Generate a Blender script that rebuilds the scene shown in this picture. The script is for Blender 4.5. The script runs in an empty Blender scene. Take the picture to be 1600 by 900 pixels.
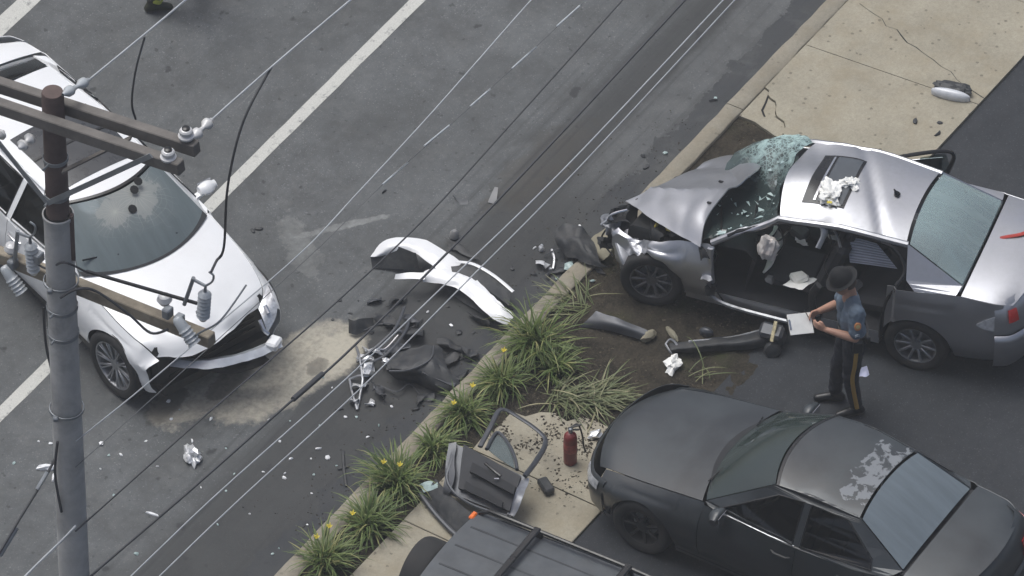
import bpy, bmesh, math, random
from mathutils import Vector, Matrix, noise, geometry
R = math.radians
sc = bpy.context.scene
col = sc.collection
random.seed(7)

# ---------------------------------------------------------------- camera
DEP, DIST, SCL = R(43.0), 90.0, 162.0          # depression, metres to the middle of the picture, pixels per metre there
FPX = DIST * SCL
CAMP = Vector((0, -DIST * math.cos(DEP), DIST * math.sin(DEP)))
FWD = Vector((0, math.cos(DEP), -math.sin(DEP))); UPV = Vector((0, math.sin(DEP), math.cos(DEP))); RGT = Vector((1, 0, 0))
cam = bpy.data.cameras.new('camera'); camo = bpy.data.objects.new('camera', cam); col.objects.link(camo)
camo.location = CAMP; camo.rotation_euler = (R(90) - DEP, 0, 0)
cam.sensor_width = 36; cam.lens = FPX / 1600 * 36; cam.clip_start = 1; cam.clip_end = 2000
sc.camera = camo

# ---------------------------------------------------------------- sky, sun, exposure (bright overcast)
SUN_EL, SUN_AZ = R(70), R(-50)                  # light comes from behind the road, high
world = bpy.data.worlds.new('World'); sc.world = world; world.use_nodes = True
wn = world.node_tree.nodes; wl = world.node_tree.links
bg = wn['Background']; sky = wn.new('ShaderNodeTexSky'); sky.sky_type = 'NISHITA'; sky.sun_disc = False
sky.sun_elevation = SUN_EL; sky.sun_rotation = SUN_AZ; sky.air_density = 1.0; sky.dust_density = 8.0; sky.ozone_density = 1.0
wl.new(sky.outputs[0], bg.inputs[0]); bg.inputs[1].default_value = 0.075
sun = bpy.data.lights.new('sun', 'SUN'); sun.energy = 1.1; sun.angle = R(40); sun.color = (0.80, 0.92, 1.0)
suno = bpy.data.objects.new('sun', sun); col.objects.link(suno)
suno.rotation_euler = (R(90) - SUN_EL, 0, math.pi - SUN_AZ); suno.location = (0, 20, 40)
vs = sc.view_settings; vs.view_transform = 'Standard'; vs.look = 'None'; vs.gamma = 1; vs.exposure = 0.6; vs.use_curve_mapping = False

# ---------------------------------------------------------------- pixel to place
def ray(px, py): return FWD + RGT * ((px - 800) / FPX) + UPV * ((450 - py) / FPX)
def G(px, py, z=0.0):
    v = ray(px, py); return CAMP + v * ((z - CAMP.z) / v.z)
def onplane(px, py, p0, n):
    v = ray(px, py); return CAMP + v * ((p0 - CAMP).dot(n) / v.dot(n))
RA = R(56.7)
RD = Vector((math.cos(RA), math.sin(RA), 0)); PD = Vector((math.sin(RA), -math.cos(RA), 0))   # along the road, across it towards the lot
def RP(r, p, z=0.0): return RD * r + PD * p + Vector((0, 0, z))
def torp(v): return v.dot(RD), v.dot(PD)
P_CURB = sum(torp(G(x, y, .12))[1] for x, y in ((1292, 0), (423, 900), (1131, 157), (623, 688))) / 4
P_WALK = sum(torp(G(x, y, .13))[1] for x, y in ((1600, 90), (900, 845), (1470, 230))) / 3
CURB_W = .17
LOT_Z = .10; WALK_Z = .13

# ---------------------------------------------------------------- materials
MATS = {}
def nt(name):
    m = bpy.data.materials.new(name); m.use_nodes = True
    return m, m.node_tree.nodes, m.node_tree.links, m.node_tree.nodes['Principled BSDF']
def N(n, typ, **kw):
    o = n.new(typ)
    for k, v in kw.items():
        if k.startswith('i_'): o.inputs[k[2:].replace('_', ' ')].default_value = v
        else: setattr(o, k, v)
    return o
def rgb(c): return (c[0], c[1], c[2], 1)
def mixc(n, l, fac, a, b, mode='MIX'):
    m = N(n, 'ShaderNodeMix', data_type='RGBA', blend_type=mode)
    for sock, v in ((m.inputs[0], fac), (m.inputs[6], a), (m.inputs[7], b)):
        if isinstance(v, bpy.types.NodeSocket): l.new(v, sock)
        elif isinstance(v, (int, float)): sock.default_value = v
        else: sock.default_value = rgb(v)
    return m.outputs[2]
def ramp(n, l, src, stops):
    r = n.new('ShaderNodeValToRGB'); e = r.color_ramp.elements
    while len(e) < len(stops): e.new(.5)
    for i, (p, v) in enumerate(stops):
        e[i].position = p; e[i].color = rgb(v) if isinstance(v, tuple) else (v, v, v, 1)
    l.new(src, r.inputs[0]); return r.outputs[0]
def noi(n, l, vec, scale, detail=4, rough=.55, dist=0.0):
    t = N(n, 'ShaderNodeTexNoise', i_Scale=scale, i_Detail=detail, i_Roughness=rough, i_Distortion=dist)
    if vec is not None: l.new(vec, t.inputs[0])
    return t.outputs[0]
def mth(n, l, op, a, b=0.0, c=None, clamp=False):
    m = N(n, 'ShaderNodeMath', operation=op, use_clamp=clamp)
    for i, v in enumerate((a, b) if c is None else (a, b, c)):
        if isinstance(v, bpy.types.NodeSocket): l.new(v, m.inputs[i])
        else: m.inputs[i].default_value = v
    return m.outputs[0]
def bump(n, l, h, strength, dist, bsdf):
    b = N(n, 'ShaderNodeBump', i_Strength=strength, i_Distance=dist); l.new(h, b.inputs['Height']); l.new(b.outputs[0], bsdf.inputs['Normal'])
def pm(name, base, rough=.5, metal=0.0, coat=0.0, var=.12, scale=6, bmp=0.0, bscale=40, spec=.5, dirt=None, dirtamt=.0, dirtscale=3):
    if name in MATS: return MATS[name]
    m, n, l, b = nt(name)
    tc = n.new('ShaderNodeTexCoord').outputs['Object']
    f = noi(n, l, tc, scale, 6, .62)
    f = ramp(n, l, f, [(.3, 0.0), (.7, 1.0)])
    lo = tuple(max(0, c * (1 - var)) for c in base); hi = tuple(min(1, c * (1 + var)) for c in base)
    c = mixc(n, l, f, lo, hi)
    rr = mth(n, l, 'MULTIPLY_ADD', f, .12, rough - .06, True)
    if dirt:
        d = ramp(n, l, noi(n, l, tc, dirtscale, 8, .68, .4), [(.48, 0.0), (.72, 1.0)])
        d = mth(n, l, 'MULTIPLY', d, dirtamt); c = mixc(n, l, d, c, dirt)
        rr = mth(n, l, 'MULTIPLY_ADD', d, .35, rr, True)
    l.new(c, b.inputs['Base Color']); l.new(rr, b.inputs['Roughness'])
    b.inputs['Metallic'].default_value = metal; b.inputs['Coat Weight'].default_value = coat; b.inputs['Coat Roughness'].default_value = .12
    b.inputs['Specular IOR Level'].default_value = spec
    if bmp: bump(n, l, noi(n, l, tc, bscale, 4), bmp, .01, b)
    MATS[name] = m; return m
def glass(name, tint=(.55, .62, .62), refl=1.0, crack=0.0, centre=(0, 0, 0), rad=.4, frost=(.62, .68, .66), haze=0.0, web=None, frost2=(.5, .5, .47)):
    m, n, l, b = nt(name); n.remove(b); out = n['Material Output']
    tr = N(n, 'ShaderNodeBsdfTransparent'); tr.inputs[0].default_value = rgb(tint)
    gl = N(n, 'ShaderNodeBsdfGlossy'); gl.inputs[0].default_value = (.95, .97, 1, 1); gl.inputs['Roughness'].default_value = .06
    fr = N(n, 'ShaderNodeFresnel', i_IOR=1.6); fm = mth(n, l, 'MULTIPLY', fr.outputs[0], refl, clamp=True)
    mx = n.new('ShaderNodeMixShader'); l.new(fm, mx.inputs[0]); l.new(tr.outputs[0], mx.inputs[1]); l.new(gl.outputs[0], mx.inputs[2])
    last = mx.outputs[0]
    df = N(n, 'ShaderNodeBsdfDiffuse')
    tc = n.new('ShaderNodeTexCoord').outputs['Object']
    fac = None; webfac = None
    if crack:
        df.inputs[0].default_value = rgb(frost)
        d = N(n, 'ShaderNodeVectorMath', operation='DISTANCE'); l.new(tc, d.inputs[0]); d.inputs[1].default_value = centre
        wob = noi(n, l, tc, 5, 6, .7)
        dd = mth(n, l, 'MULTIPLY_ADD', mth(n, l, 'SUBTRACT', wob, .5), rad * 1.3, d.outputs['Value'])
        mask = ramp(n, l, mth(n, l, 'DIVIDE', dd, rad), [(.35, 1.0), (.62, .62), (.98, .12), (1.0, .0)])
        vo = N(n, 'ShaderNodeTexVoronoi', feature='DISTANCE_TO_EDGE', i_Scale=26); l.new(tc, vo.inputs[0])
        ed = ramp(n, l, vo.outputs[0], [(.0, 1.0), (.1, .35), (.3, .15)])
        big = ramp(n, l, noi(n, l, tc, 9, 5, .7), [(.42, .1), (.58, 1.0)])
        fac = mth(n, l, 'MULTIPLY', mth(n, l, 'MULTIPLY', mask, mth(n, l, 'MAXIMUM', ed, big)), crack, clamp=True)
    if web:                                           # spider-web breaks: (x, y, z, reach)
        df.inputs[0].default_value = rgb(frost); wf = None
        sp3 = N(n, 'ShaderNodeSeparateXYZ'); l.new(tc, sp3.inputs[0])
        for k, (wx, wy, wz, reach) in enumerate(web):
            dx = mth(n, l, 'MULTIPLY', mth(n, l, 'SUBTRACT', sp3.outputs[0], wx), 1.15); dy = mth(n, l, 'SUBTRACT', sp3.outputs[1], wy)
            rr = mth(n, l, 'SQRT', mth(n, l, 'ADD', mth(n, l, 'MULTIPLY', dx, dx), mth(n, l, 'MULTIPLY', dy, dy)))
            wob = mth(n, l, 'SUBTRACT', noi(n, l, tc, 5 + k, 1, .4), .5); rag = mth(n, l, 'SUBTRACT', noi(n, l, tc, 6 + k, 6, .65), .5)
            an = mth(n, l, 'ADD', mth(n, l, 'ARCTAN2', dy, dx), mth(n, l, 'MULTIPLY', wob, .5))
            v1 = N(n, 'ShaderNodeTexVoronoi', voronoi_dimensions='1D', feature='DISTANCE_TO_EDGE', i_Scale=3.1 + k); l.new(an, v1.inputs['W'])
            v2 = N(n, 'ShaderNodeTexVoronoi', voronoi_dimensions='1D', feature='DISTANCE_TO_EDGE', i_Scale=13.0); l.new(mth(n, l, 'ADD', rr, mth(n, l, 'MULTIPLY', wob, .06)), v2.inputs['W'])
            a1 = mth(n, l, 'LESS_THAN', mth(n, l, 'MULTIPLY', v1.outputs[0], rr), .006); a2 = mth(n, l, 'LESS_THAN', v2.outputs[0], .05)
            fall = ramp(n, l, mth(n, l, 'DIVIDE', mth(n, l, 'MULTIPLY_ADD', rag, reach * .6, rr), reach), [(.15, 1.0), (.6, .6), (1.0, 0.0)])
            core = ramp(n, l, mth(n, l, 'DIVIDE', mth(n, l, 'MULTIPLY_ADD', rag, reach * 1.15, rr), reach), [(.10, .62), (.50, .52), (.56, .10), (.95, 0.0)])
            q = mth(n, l, 'MAXIMUM', mth(n, l, 'MULTIPLY', fall, mth(n, l, 'MAXIMUM', a1, mth(n, l, 'MULTIPLY', a2, .35))), core)
            wf = q if wf is None else mth(n, l, 'MAXIMUM', wf, q)
        webfac = wf
    if haze:  # streaky film on the glass, also painting in reflected sky
        df.inputs[0].default_value = rgb(frost)
        mpz = N(n, 'ShaderNodeMapping'); mpz.inputs['Scale'].default_value = (1.2, 9.0, 1.2); l.new(tc, mpz.inputs[0]); st = ramp(n, l, noi(n, l, mpz.outputs[0], 1.0, 6, .65), [(.30, .72), (.75, 1.0)])
        h = mth(n, l, 'MULTIPLY', st, haze)
        fac = h if fac is None else mth(n, l, 'MAXIMUM', h, fac)
    if fac is not None:
        m2 = n.new('ShaderNodeMixShader'); l.new(fac, m2.inputs[0]); l.new(last, m2.inputs[1]); l.new(df.outputs[0], m2.inputs[2]); last = m2.outputs[0]
    if webfac is not None:
        d2 = N(n, 'ShaderNodeBsdfDiffuse'); d2.inputs[0].default_value = rgb(frost2); m3 = n.new('ShaderNodeMixShader'); l.new(webfac, m3.inputs[0]); l.new(last, m3.inputs[1]); l.new(d2.outputs[0], m3.inputs[2]); last = m3.outputs[0]
    l.new(last, out.inputs['Surface']); MATS[name] = m; return m

# ---------------------------------------------------------------- objects
def tag(o, label=None, cat=None, group=None, kind=None):
    if label: o['label'] = label
    if cat: o['category'] = cat
    if group: o['group'] = group
    if kind: o['kind'] = kind
    return o
def empty(name, loc=(0, 0, 0), rz=0.0, label=None, cat=None, group=None, rot=None):
    o = bpy.data.objects.new(name, None); col.objects.link(o); o.location = loc; o.rotation_euler = rot or (0, 0, rz); o.empty_display_size = .2
    return tag(o, label, cat, group)
def link(name, me, mats, parent=None, loc=None, rot=None, smooth=True):
    o = bpy.data.objects.new(name, me); col.objects.link(o)
    for m in (mats if isinstance(mats, (list, tuple)) else [mats]): me.materials.append(m)
    if smooth: me.polygons.foreach_set('use_smooth', [True] * len(me.polygons))
    if parent: o.parent = parent
    if loc is not None: o.location = loc
    if rot is not None: o.rotation_euler = rot
    return o
def sharp(me, deg=35):
    try: me.set_sharp_from_angle(angle=R(deg))
    except Exception: pass
class MB:
    def __init__(s): s.v = []; s.f = []; s.m = []; s.mi = 0; s.fn = None
    def add(s, vs, fs):
        k = len(s.v)
        s.v += [tuple(s.fn(Vector(p))) if s.fn else tuple(p) for p in vs]
        for f in fs: s.f.append(tuple(i + k for i in f)); s.m.append(s.mi)
        return s
    def box(s, c, d, rot=None, bev=0.0):
        x, y, z = d[0] / 2, d[1] / 2, d[2] / 2
        if bev:
            b = min(bev, x * .9, y * .9, z * .9); vs = []
            for sx in (-1, 1):
                for sy in (-1, 1):
                    for sz in (-1, 1):
                        vs += [(sx * (x - b), sy * (y - b), sz * z), (sx * (x - b), sy * y, sz * (z - b)), (sx * x, sy * (y - b), sz * (z - b))]
            bm = bmesh.new(); [bm.verts.new(v) for v in vs]; bmesh.ops.convex_hull(bm, input=bm.verts[:]); bm.verts.index_update()
            bmesh.ops.recalc_face_normals(bm, faces=bm.faces[:])
            fs = [tuple(v.index for v in f.verts) for f in bm.faces]; vs = [v.co.copy() for v in bm.verts]; bm.free()
        else:
            vs = [(i, j, k) for i in (-x, x) for j in (-y, y) for k in (-z, z)]
            fs = [(0, 1, 3, 2), (4, 6, 7, 5), (0, 4, 5, 1), (2, 3, 7, 6), (0, 2, 6, 4), (1, 5, 7, 3)]
        M = (rot.to_matrix() if hasattr(rot, 'to_matrix') else rot) if rot is not None else Matrix.Identity(3)
        C = Vector(c); return s.add([M @ Vector(v) + C for v in vs], fs)
    def bar(s, a, b, w, h, up=(0, 0, 1), bev=0.0):
        a, b = Vector(a), Vector(b); x = (b - a).normalized(); y = Vector(up).cross(x)
        y = y.normalized() if y.length > 1e-5 else Vector((0, 1, 0)); z = x.cross(y)
        return s.box((a + b) / 2, ((b - a).length, w, h), Matrix((x, y, z)).transposed(), bev)
    def tube(s, pts, r, n=8, cap=True, flat=1.0, up=(0, 0, 1)):
        pts = [Vector(p) for p in pts]; L = len(pts); rs = r if isinstance(r, (list, tuple)) else [r] * L
        vs = []; fs = []; prev = None
        for i, p in enumerate(pts):
            t = (pts[min(i + 1, L - 1)] - pts[max(i - 1, 0)]).normalized()
            a = (prev - t * prev.dot(t)) if prev is not None else Vector(up).cross(t)
            if a.length < 1e-4: a = t.orthogonal()
            a.normalize(); prev = a; b = t.cross(a)
            for k in range(n):
                q = 2 * math.pi * k / n; vs.append(p + a * (math.cos(q) * rs[i]) + b * (math.sin(q) * rs[i] * flat))
        for i in range(L - 1):
            for k in range(n): fs.append((i * n + k, i * n + (k + 1) % n, (i + 1) * n + (k + 1) % n, (i + 1) * n + k))
        if cap: fs.append(tuple(range(n - 1, -1, -1))); fs.append(tuple((L - 1) * n + k for k in range(n)))
        return s.add(vs, fs)
    def lathe(s, prof, n=24, M=None, o=(0, 0, 0)):
        M = M or Matrix.Identity(3); O = Vector(o); vs = []; fs = []
        for r, z in prof:
            for k in range(n):
                a = 2 * math.pi * k / n; vs.append(M @ Vector((r * math.cos(a), r * math.sin(a), z)) + O)
        for i in range(len(prof) - 1):
            for k in range(n): fs.append((i * n + k, i * n + (k + 1) % n, (i + 1) * n + (k + 1) % n, (i + 1) * n + k))
        return s.add(vs, fs)
    def grid(s, P, flip=False):
        nu, nv = len(P), len(P[0]); vs = [p for row in P for p in row]; fs = []
        for i in range(nu - 1):
            for j in range(nv - 1):
                f = (i * nv + j, (i + 1) * nv + j, (i + 1) * nv + j + 1, i * nv + j + 1)
                fs.append(f[::-1] if flip else f)
        return s.add(vs, fs)
    def poly(s, outer, holes=(), fn=None):
        loops = [list(outer)] + [list(h) for h in holes]; pts = [p for q in loops for p in q]
        tri = geometry.tessellate_polygon([[Vector((p[0], p[1], 0)) for p in q] for q in loops])
        return s.add([fn(*p) if fn else (p[0], p[1], 0) for p in pts], [tuple(t) for t in tri])
    def shell(s, t):                               # give a sheet thickness, with a rim of its own vertices so the faces stay smooth
        n = len(s.v); V = [Vector(v) for v in s.v]; nr = [Vector((0, 0, 0)) for _ in V]; cnt = {}
        for f in s.f:
            fn = (V[f[2]] - V[f[0]]).cross(V[f[3 % len(f)]] - V[f[1]]) if len(f) > 3 else (V[f[1]] - V[f[0]]).cross(V[f[2]] - V[f[0]])
            for i in f: nr[i] += fn
            for i in range(len(f)):
                a, b = f[i], f[(i + 1) % len(f)]; k = (min(a, b), max(a, b)); cnt[k] = (a, b) if k not in cnt else None
        B = [v - (q.normalized() * t if q.length > 0 else q) for v, q in zip(V, nr)]
        fs = list(s.f); ms = list(s.m); s.v = [tuple(v) for v in V] + [tuple(v) for v in B]
        s.f = fs + [tuple(i + n for i in f[::-1]) for f in fs]; s.m = ms + ms
        for e in cnt.values():
            if e:
                k = len(s.v); a, b = e; s.v += [tuple(V[a]), tuple(B[a]), tuple(B[b]), tuple(V[b])]; s.f.append((k, k + 1, k + 2, k + 3)); s.m.append(0)
    def build(s, name, mats, parent=None, smooth=True, thick=0.0, loc=None, rot=None, ang=35, bev=0.0, sub=0):
        me = bpy.data.meshes.new(name)
        if thick: s.shell(thick)
        me.from_pydata(s.v, [], s.f); me.update()
        o = link(name, me, mats, parent, loc, rot, smooth)
        if any(s.m): me.polygons.foreach_set('material_index', s.m)
        if smooth: sharp(me, ang)
        if sub: q = o.modifiers.new('sub', 'SUBSURF'); q.levels = sub; q.render_levels = sub
        return o
def lerp(a, b, t): return a + (b - a) * t
def pchip(T, x):                                   # monotone cubic through (x, y) points sorted by x
    if x <= T[0][0]: return T[0][1]
    if x >= T[-1][0]: return T[-1][1]
    n = len(T); d = [(T[i + 1][1] - T[i][1]) / (T[i + 1][0] - T[i][0]) for i in range(n - 1)]
    def sl(i):
        if i == 0: return d[0]
        if i == n - 1: return d[-1]
        return 0.0 if d[i - 1] * d[i] <= 0 else 2 * d[i - 1] * d[i] / (d[i - 1] + d[i])
    for i in range(n - 1):
        if x <= T[i + 1][0]:
            h = T[i + 1][0] - T[i][0]; t = (x - T[i][0]) / h
            return (T[i][1] * (1 + 2 * t) * (1 - t) ** 2 + h * sl(i) * t * (1 - t) ** 2 + T[i + 1][1] * t * t * (3 - 2 * t) - h * sl(i + 1) * t * t * (1 - t))
def lin(T, x):
    if x <= T[0][0]: return T[0][1]
    for i in range(len(T) - 1):
        if x <= T[i + 1][0]: return lerp(T[i][1], T[i + 1][1], (x - T[i][0]) / (T[i + 1][0] - T[i][0]))
    return T[-1][1]
def crom(pts, n):                                  # Catmull-Rom through points, n samples in each span
    P = [Vector(p) for p in pts]; out = []
    for i in range(len(P) - 1):
        a, b, c, d = P[max(i - 1, 0)], P[i], P[i + 1], P[min(i + 2, len(P) - 1)]
        for k in range(n):
            t = k / n; out.append(.5 * ((2 * b) + (c - a) * t + (2 * a - 5 * b + 4 * c - d) * t * t + (3 * b - a - 3 * c + d) * t ** 3))
    return out + [P[-1]]
def sgrid(C, nu, nv):                              # smooth surface through a grid of control points
    rows = [crom(r, nv) for r in C]; cols = [crom([r[j] for r in rows], nu) for j in range(len(rows[0]))]
    return [[cols[j][i] for j in range(len(cols))] for i in range(len(cols[0]))]
def crump(p, amp, sc_=3.0, seed=0.0):              # sharp-ridged dents
    q = p * sc_ + Vector((seed, seed * 1.7, seed * .3))
    return Vector((noise.noise(q), noise.noise(q + Vector((9, 3, 1))), abs(noise.noise(q * 1.3 + Vector((2, 8, 5)))) * 1.6 - .35)) * amp
# ================================================================ the setting (local frame: x along the road, y = -p, away from the lot)
def asphalt(name, base, kind):
    m, n, l, b = nt(name)
    tc = n.new('ShaderNodeTexCoord').outputs['Object']
    sx = N(n, 'ShaderNodeSeparateXYZ'); l.new(tc, sx.inputs[0]); X, Y = sx.outputs[0], sx.outputs[1]
    st = N(n, 'ShaderNodeMapping'); st.inputs['Scale'].default_value = (.25, 3.0, 1); l.new(tc, st.inputs[0])
    fine = noi(n, l, tc, 130, 3, .7); grit = N(n, 'ShaderNodeTexVoronoi', i_Scale=95); l.new(tc, grit.inputs[0])
    mid = noi(n, l, tc, 6, 8, .65); big = noi(n, l, tc, .7, 5, .6); streak = noi(n, l, st.outputs[0], 1.6, 5, .6)
    v = mth(n, l, 'MULTIPLY_ADD', fine, 1.1, .45); mid2 = noi(n, l, tc, 17, 6, .7); v = mth(n, l, 'MULTIPLY', v, mth(n, l, 'MULTIPLY_ADD', mid2, .5, .75))
    v = mth(n, l, 'MULTIPLY', v, mth(n, l, 'MULTIPLY_ADD', mid, .6, .70))
    v = mth(n, l, 'MULTIPLY', v, mth(n, l, 'MULTIPLY_ADD', big, .7, .65))
    v = mth(n, l, 'MULTIPLY', v, mth(n, l, 'MULTIPLY_ADD', streak, .4, .8))
    sp = ramp(n, l, grit.outputs['Color'], [(.80, 0.0), (.95, .45)])
    c = mixc(n, l, 1.0, base, v, 'MULTIPLY')
    c = mixc(n, l, sp, c, tuple(min(1, k * 2.6 + .03) for k in base))
    wob = mth(n, l, 'MULTIPLY', mth(n, l, 'SUBTRACT', noi(n, l, tc, 2.2, 7, .65), .5), .55)
    if kind == 'road':
        p = mth(n, l, 'ADD', mth(n, l, 'MULTIPLY', Y, -1.0), wob)            # ragged distance from the kerb
        ps = mth(n, l, 'ADD', mth(n, l, 'MULTIPLY', Y, -1.0), mth(n, l, 'MULTIPLY', wob, .35))
        lane = mth(n, l, 'MULTIPLY', N(n, 'ShaderNodeMapRange').outputs[0], 1.0)
        def mrange(src, a, b_, lo=0.0, hi=1.0):
            q = N(n, 'ShaderNodeMapRange'); q.interpolation_type = 'SMOOTHSTEP'
            l.new(src, q.inputs[0]); q.inputs[1].default_value = a; q.inputs[2].default_value = b_; q.inputs[3].default_value = lo; q.inputs[4].default_value = hi
            return q.outputs[0]
        band = mrange(ps, -1.05, -.6)                                        # oil-dark wheel track near the gutter
        pale = mth(n, l, 'MULTIPLY', mrange(ps, -.42, -.30), mrange(X, 1.0, 2.6))
        dark = mth(n, l, 'MULTIPLY', band, mth(n, l, 'SUBTRACT', 1.0, pale))
        c = mixc(n, l, mth(n, l, 'MULTIPLY', dark, .80), c, (.036, .036, .036))
        pale_m = mth(n, l, 'MULTIPLY', pale, ramp(n, l, mid, [(.35, .25), (.65, .6)])); c = mixc(n, l, pale_m, c, (.115, .118, .118))
        patch = mth(n, l, 'GREATER_THAN', mth(n, l, 'MULTIPLY_ADD', wob, .25, p), .06)
        c = mixc(n, l, mth(n, l, 'MULTIPLY', patch, .9), c, mixc(n, l, fine, (.030, .033, .037), (.062, .065, .070)))
        def blot(cx, cp, rx, rp, colr, amt, rag=.9, seed=0.0, sc2=2.6, rot=0.0):
            mp = N(n, 'ShaderNodeMapping', vector_type='TEXTURE'); mp.inputs['Location'].default_value = (cx, -cp, 0); mp.inputs['Rotation'].default_value = (0, 0, rot); mp.inputs['Scale'].default_value = (rx, rp, 1)
            l.new(tc, mp.inputs[0]); ln = N(n, 'ShaderNodeVectorMath', operation='LENGTH'); l.new(mp.outputs[0], ln.inputs[0])
            w = mth(n, l, 'MULTIPLY', mth(n, l, 'SUBTRACT', noi(n, l, tc, sc2 + seed, 9, .7), .5), rag * 2)
            k = ramp(n, l, mth(n, l, 'ADD', ln.outputs['Value'], w), [(.55, 1.0), (.85, .75), (1.15, 0.0)])
            k = mth(n, l, 'MULTIPLY', k, ramp(n, l, mid2, [(.3, .45), (.62, 1.0)]))
            return mixc(n, l, mth(n, l, 'MULTIPLY', k, amt), c, colr)
        c = blot(-.62, -2.05, .50, .16, (.30, .31, .30), .55, 1.2, .3, 5, R(50))       # pale scrapes
        c = blot(-.15, -1.85, .55, .05, (.36, .37, .36), .6, 1.0, .9, 7, R(-38))
        c = blot(-2.6, -1.5, .35, .18, (.028, .026, .024), .8, .9, .2, 4.2)
        c = blot(-3.2, -1.8, .3, .18, (.03, .028, .026), .7, .9, .7, 4.6)
        c = blot(-.9, -.55, 1.0, .5, (.040, .040, .041), .6, .9, .6, 1.9)
        c = blot(1.6, -.75, .9, .28, (.075, .067, .056), .6, 1.0, .4, 2.4)
        c = blot(-1.55, -.1, .8, .35, (.038, .037, .036), .7, .9, .15, 2.0)
        lay = N(n, 'ShaderNodeMapping'); lay.inputs['Scale'].default_value = (.10, 9.0, 1); l.new(tc, lay.inputs[0])
        tyre = ramp(n, l, noi(n, l, lay.outputs[0], 1.0, 4, .6), [(.50, 0.0), (.66, .55)]); zone = mth(n, l, 'MULTIPLY', mrange(ps, -1.7, -.9), mrange(ps, .5, .1))
        c = mixc(n, l, mth(n, l, 'MULTIPLY', tyre, zone), c, (.03, .031, .033))
        scr = N(n, 'ShaderNodeMapping'); scr.inputs['Scale'].default_value = (.5, 40.0, 1); scr.inputs['Rotation'].default_value = (0, 0, .06); l.new(tc, scr.inputs[0])
        c = mixc(n, l, ramp(n, l, noi(n, l, scr.outputs[0], 1.0, 2, .5), [(.70, 0.0), (.78, .30)]), c, (.26, .27, .27))
        patchy = ramp(n, l, noi(n, l, tc, 1.3, 8, .72, .3), [(.40, 0.0), (.62, .62)]); c = mixc(n, l, patchy, c, (.066, .068, .068)); lite = ramp(n, l, noi(n, l, tc, 2.7, 8, .72, .4), [(.52, 0.0), (.75, .40)]); c = mixc(n, l, mth(n, l, 'MULTIPLY', lite, mth(n, l, 'SUBTRACT', 1.0, dark)), c, (.17, .173, .168))
        tar = ramp(n, l, noi(n, l, tc, 3.1, 3, .5), [(.685, 0.0), (.72, .75)]); c = mixc(n, l, tar, c, (.035, .036, .038))
        sm = ramp(n, l, noi(n, l, tc, 11, 3, .5), [(.66, 0.0), (.71, .65)]); c = mixc(n, l, sm, c, (.04, .041, .043))
        c = blot(-2.15, -1.15, 1.0, .44, (.46, .425, .345), .95, .5, .1, 2.2, R(-14))   # tan absorbent spread under the car
        c = blot(-2.9, -1.75, .6, .3, (.44, .41, .34), .85, .6, .5, 3.2)
        c = blot(-1.65, -.88, .36, .22, (.44, .41, .335), .85, .7, .8, 4)
        c = blot(-2.55, -1.55, .35, .14, (.05, .047, .042), .8, .9, .2, 4.2)
        c = blot(-3.2, -1.85, .3, .14, (.05, .047, .042), .7, .9, .7, 4.6)
        c = blot(-1.95, -.95, .16, .09, (.06, .055, .05), .7, .9, .3, 6)
    l.new(c, b.inputs['Base Color']); b.inputs['Roughness'].default_value = .82; b.inputs['Specular IOR Level'].default_value = .3
    bump(n, l, mth(n, l, 'MULTIPLY_ADD', mid, .5, fine), .55, .006, b)
    return m
M_ROAD = asphalt('road asphalt', (.114, .120, .122), 'road')
M_LOT = asphalt('lot asphalt', (.033, .036, .041), 'lot')
def concrete(name, base, spots=.6):
    m, n, l, b = nt(name); tc = n.new('ShaderNodeTexCoord').outputs['Object']
    a = noi(n, l, tc, 2.0, 7, .65); f = noi(n, l, tc, 60, 4, .7)
    f2 = noi(n, l, tc, 24, 5, .75); v = mth(n, l, 'MULTIPLY', mth(n, l, 'MULTIPLY', mth(n, l, 'MULTIPLY_ADD', a, .6, .70), mth(n, l, 'MULTIPLY_ADD', f, .5, .75)), mth(n, l, 'MULTIPLY_ADD', f2, .6, .70))
    c = mixc(n, l, 1.0, base, v, 'MULTIPLY')
    warm = ramp(n, l, noi(n, l, tc, 3.3, 6, .6), [(.45, 0.0), (.75, .5)]); c = mixc(n, l, warm, c, (base[0] * .86, base[1] * .78, base[2] * .66))
    vo = N(n, 'ShaderNodeTexVoronoi', i_Scale=13, i_Randomness=1.0); l.new(tc, vo.inputs[0])
    sz = mth(n, l, 'MULTIPLY', noi(n, l, tc, 5, 2), .19)
    cs = N(n, 'ShaderNodeSeparateColor'); l.new(vo.outputs['Color'], cs.inputs[0]); sp = mth(n, l, 'MULTIPLY', mth(n, l, 'LESS_THAN', vo.outputs['Distance'], mth(n, l, 'MULTIPLY_ADD', f, .5, -.05)), mth(n, l, 'GREATER_THAN', cs.outputs[0], .72))
    c = mixc(n, l, mth(n, l, 'MULTIPLY', sp, spots), c, (.09, .078, .06)); st_ = ramp(n, l, noi(n, l, tc, 1.1, 9, .7, .6), [(.50, 0.0), (.74, .45)]); c = mixc(n, l, st_, c, (.20, .175, .13))
    v2 = N(n, 'ShaderNodeTexVoronoi', i_Scale=40); l.new(tc, v2.inputs[0]); s2 = mth(n, l, 'LESS_THAN', v2.outputs['Distance'], mth(n, l, 'MULTIPLY', a, .2))
    c = mixc(n, l, mth(n, l, 'MULTIPLY', s2, .4), c, tuple(k * .45 for k in base))
    l.new(c, b.inputs['Base Color']); b.inputs['Roughness'].default_value = .88; b.inputs['Specular IOR Level'].default_value = .25
    bump(n, l, mth(n, l, 'MULTIPLY_ADD', f, .5, a), .4, .006, b); return m
M_WALK = concrete('sidewalk concrete', (.315, .290, .228))
M_CURB = concrete('kerb concrete', (.255, .235, .19), .4)
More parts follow.
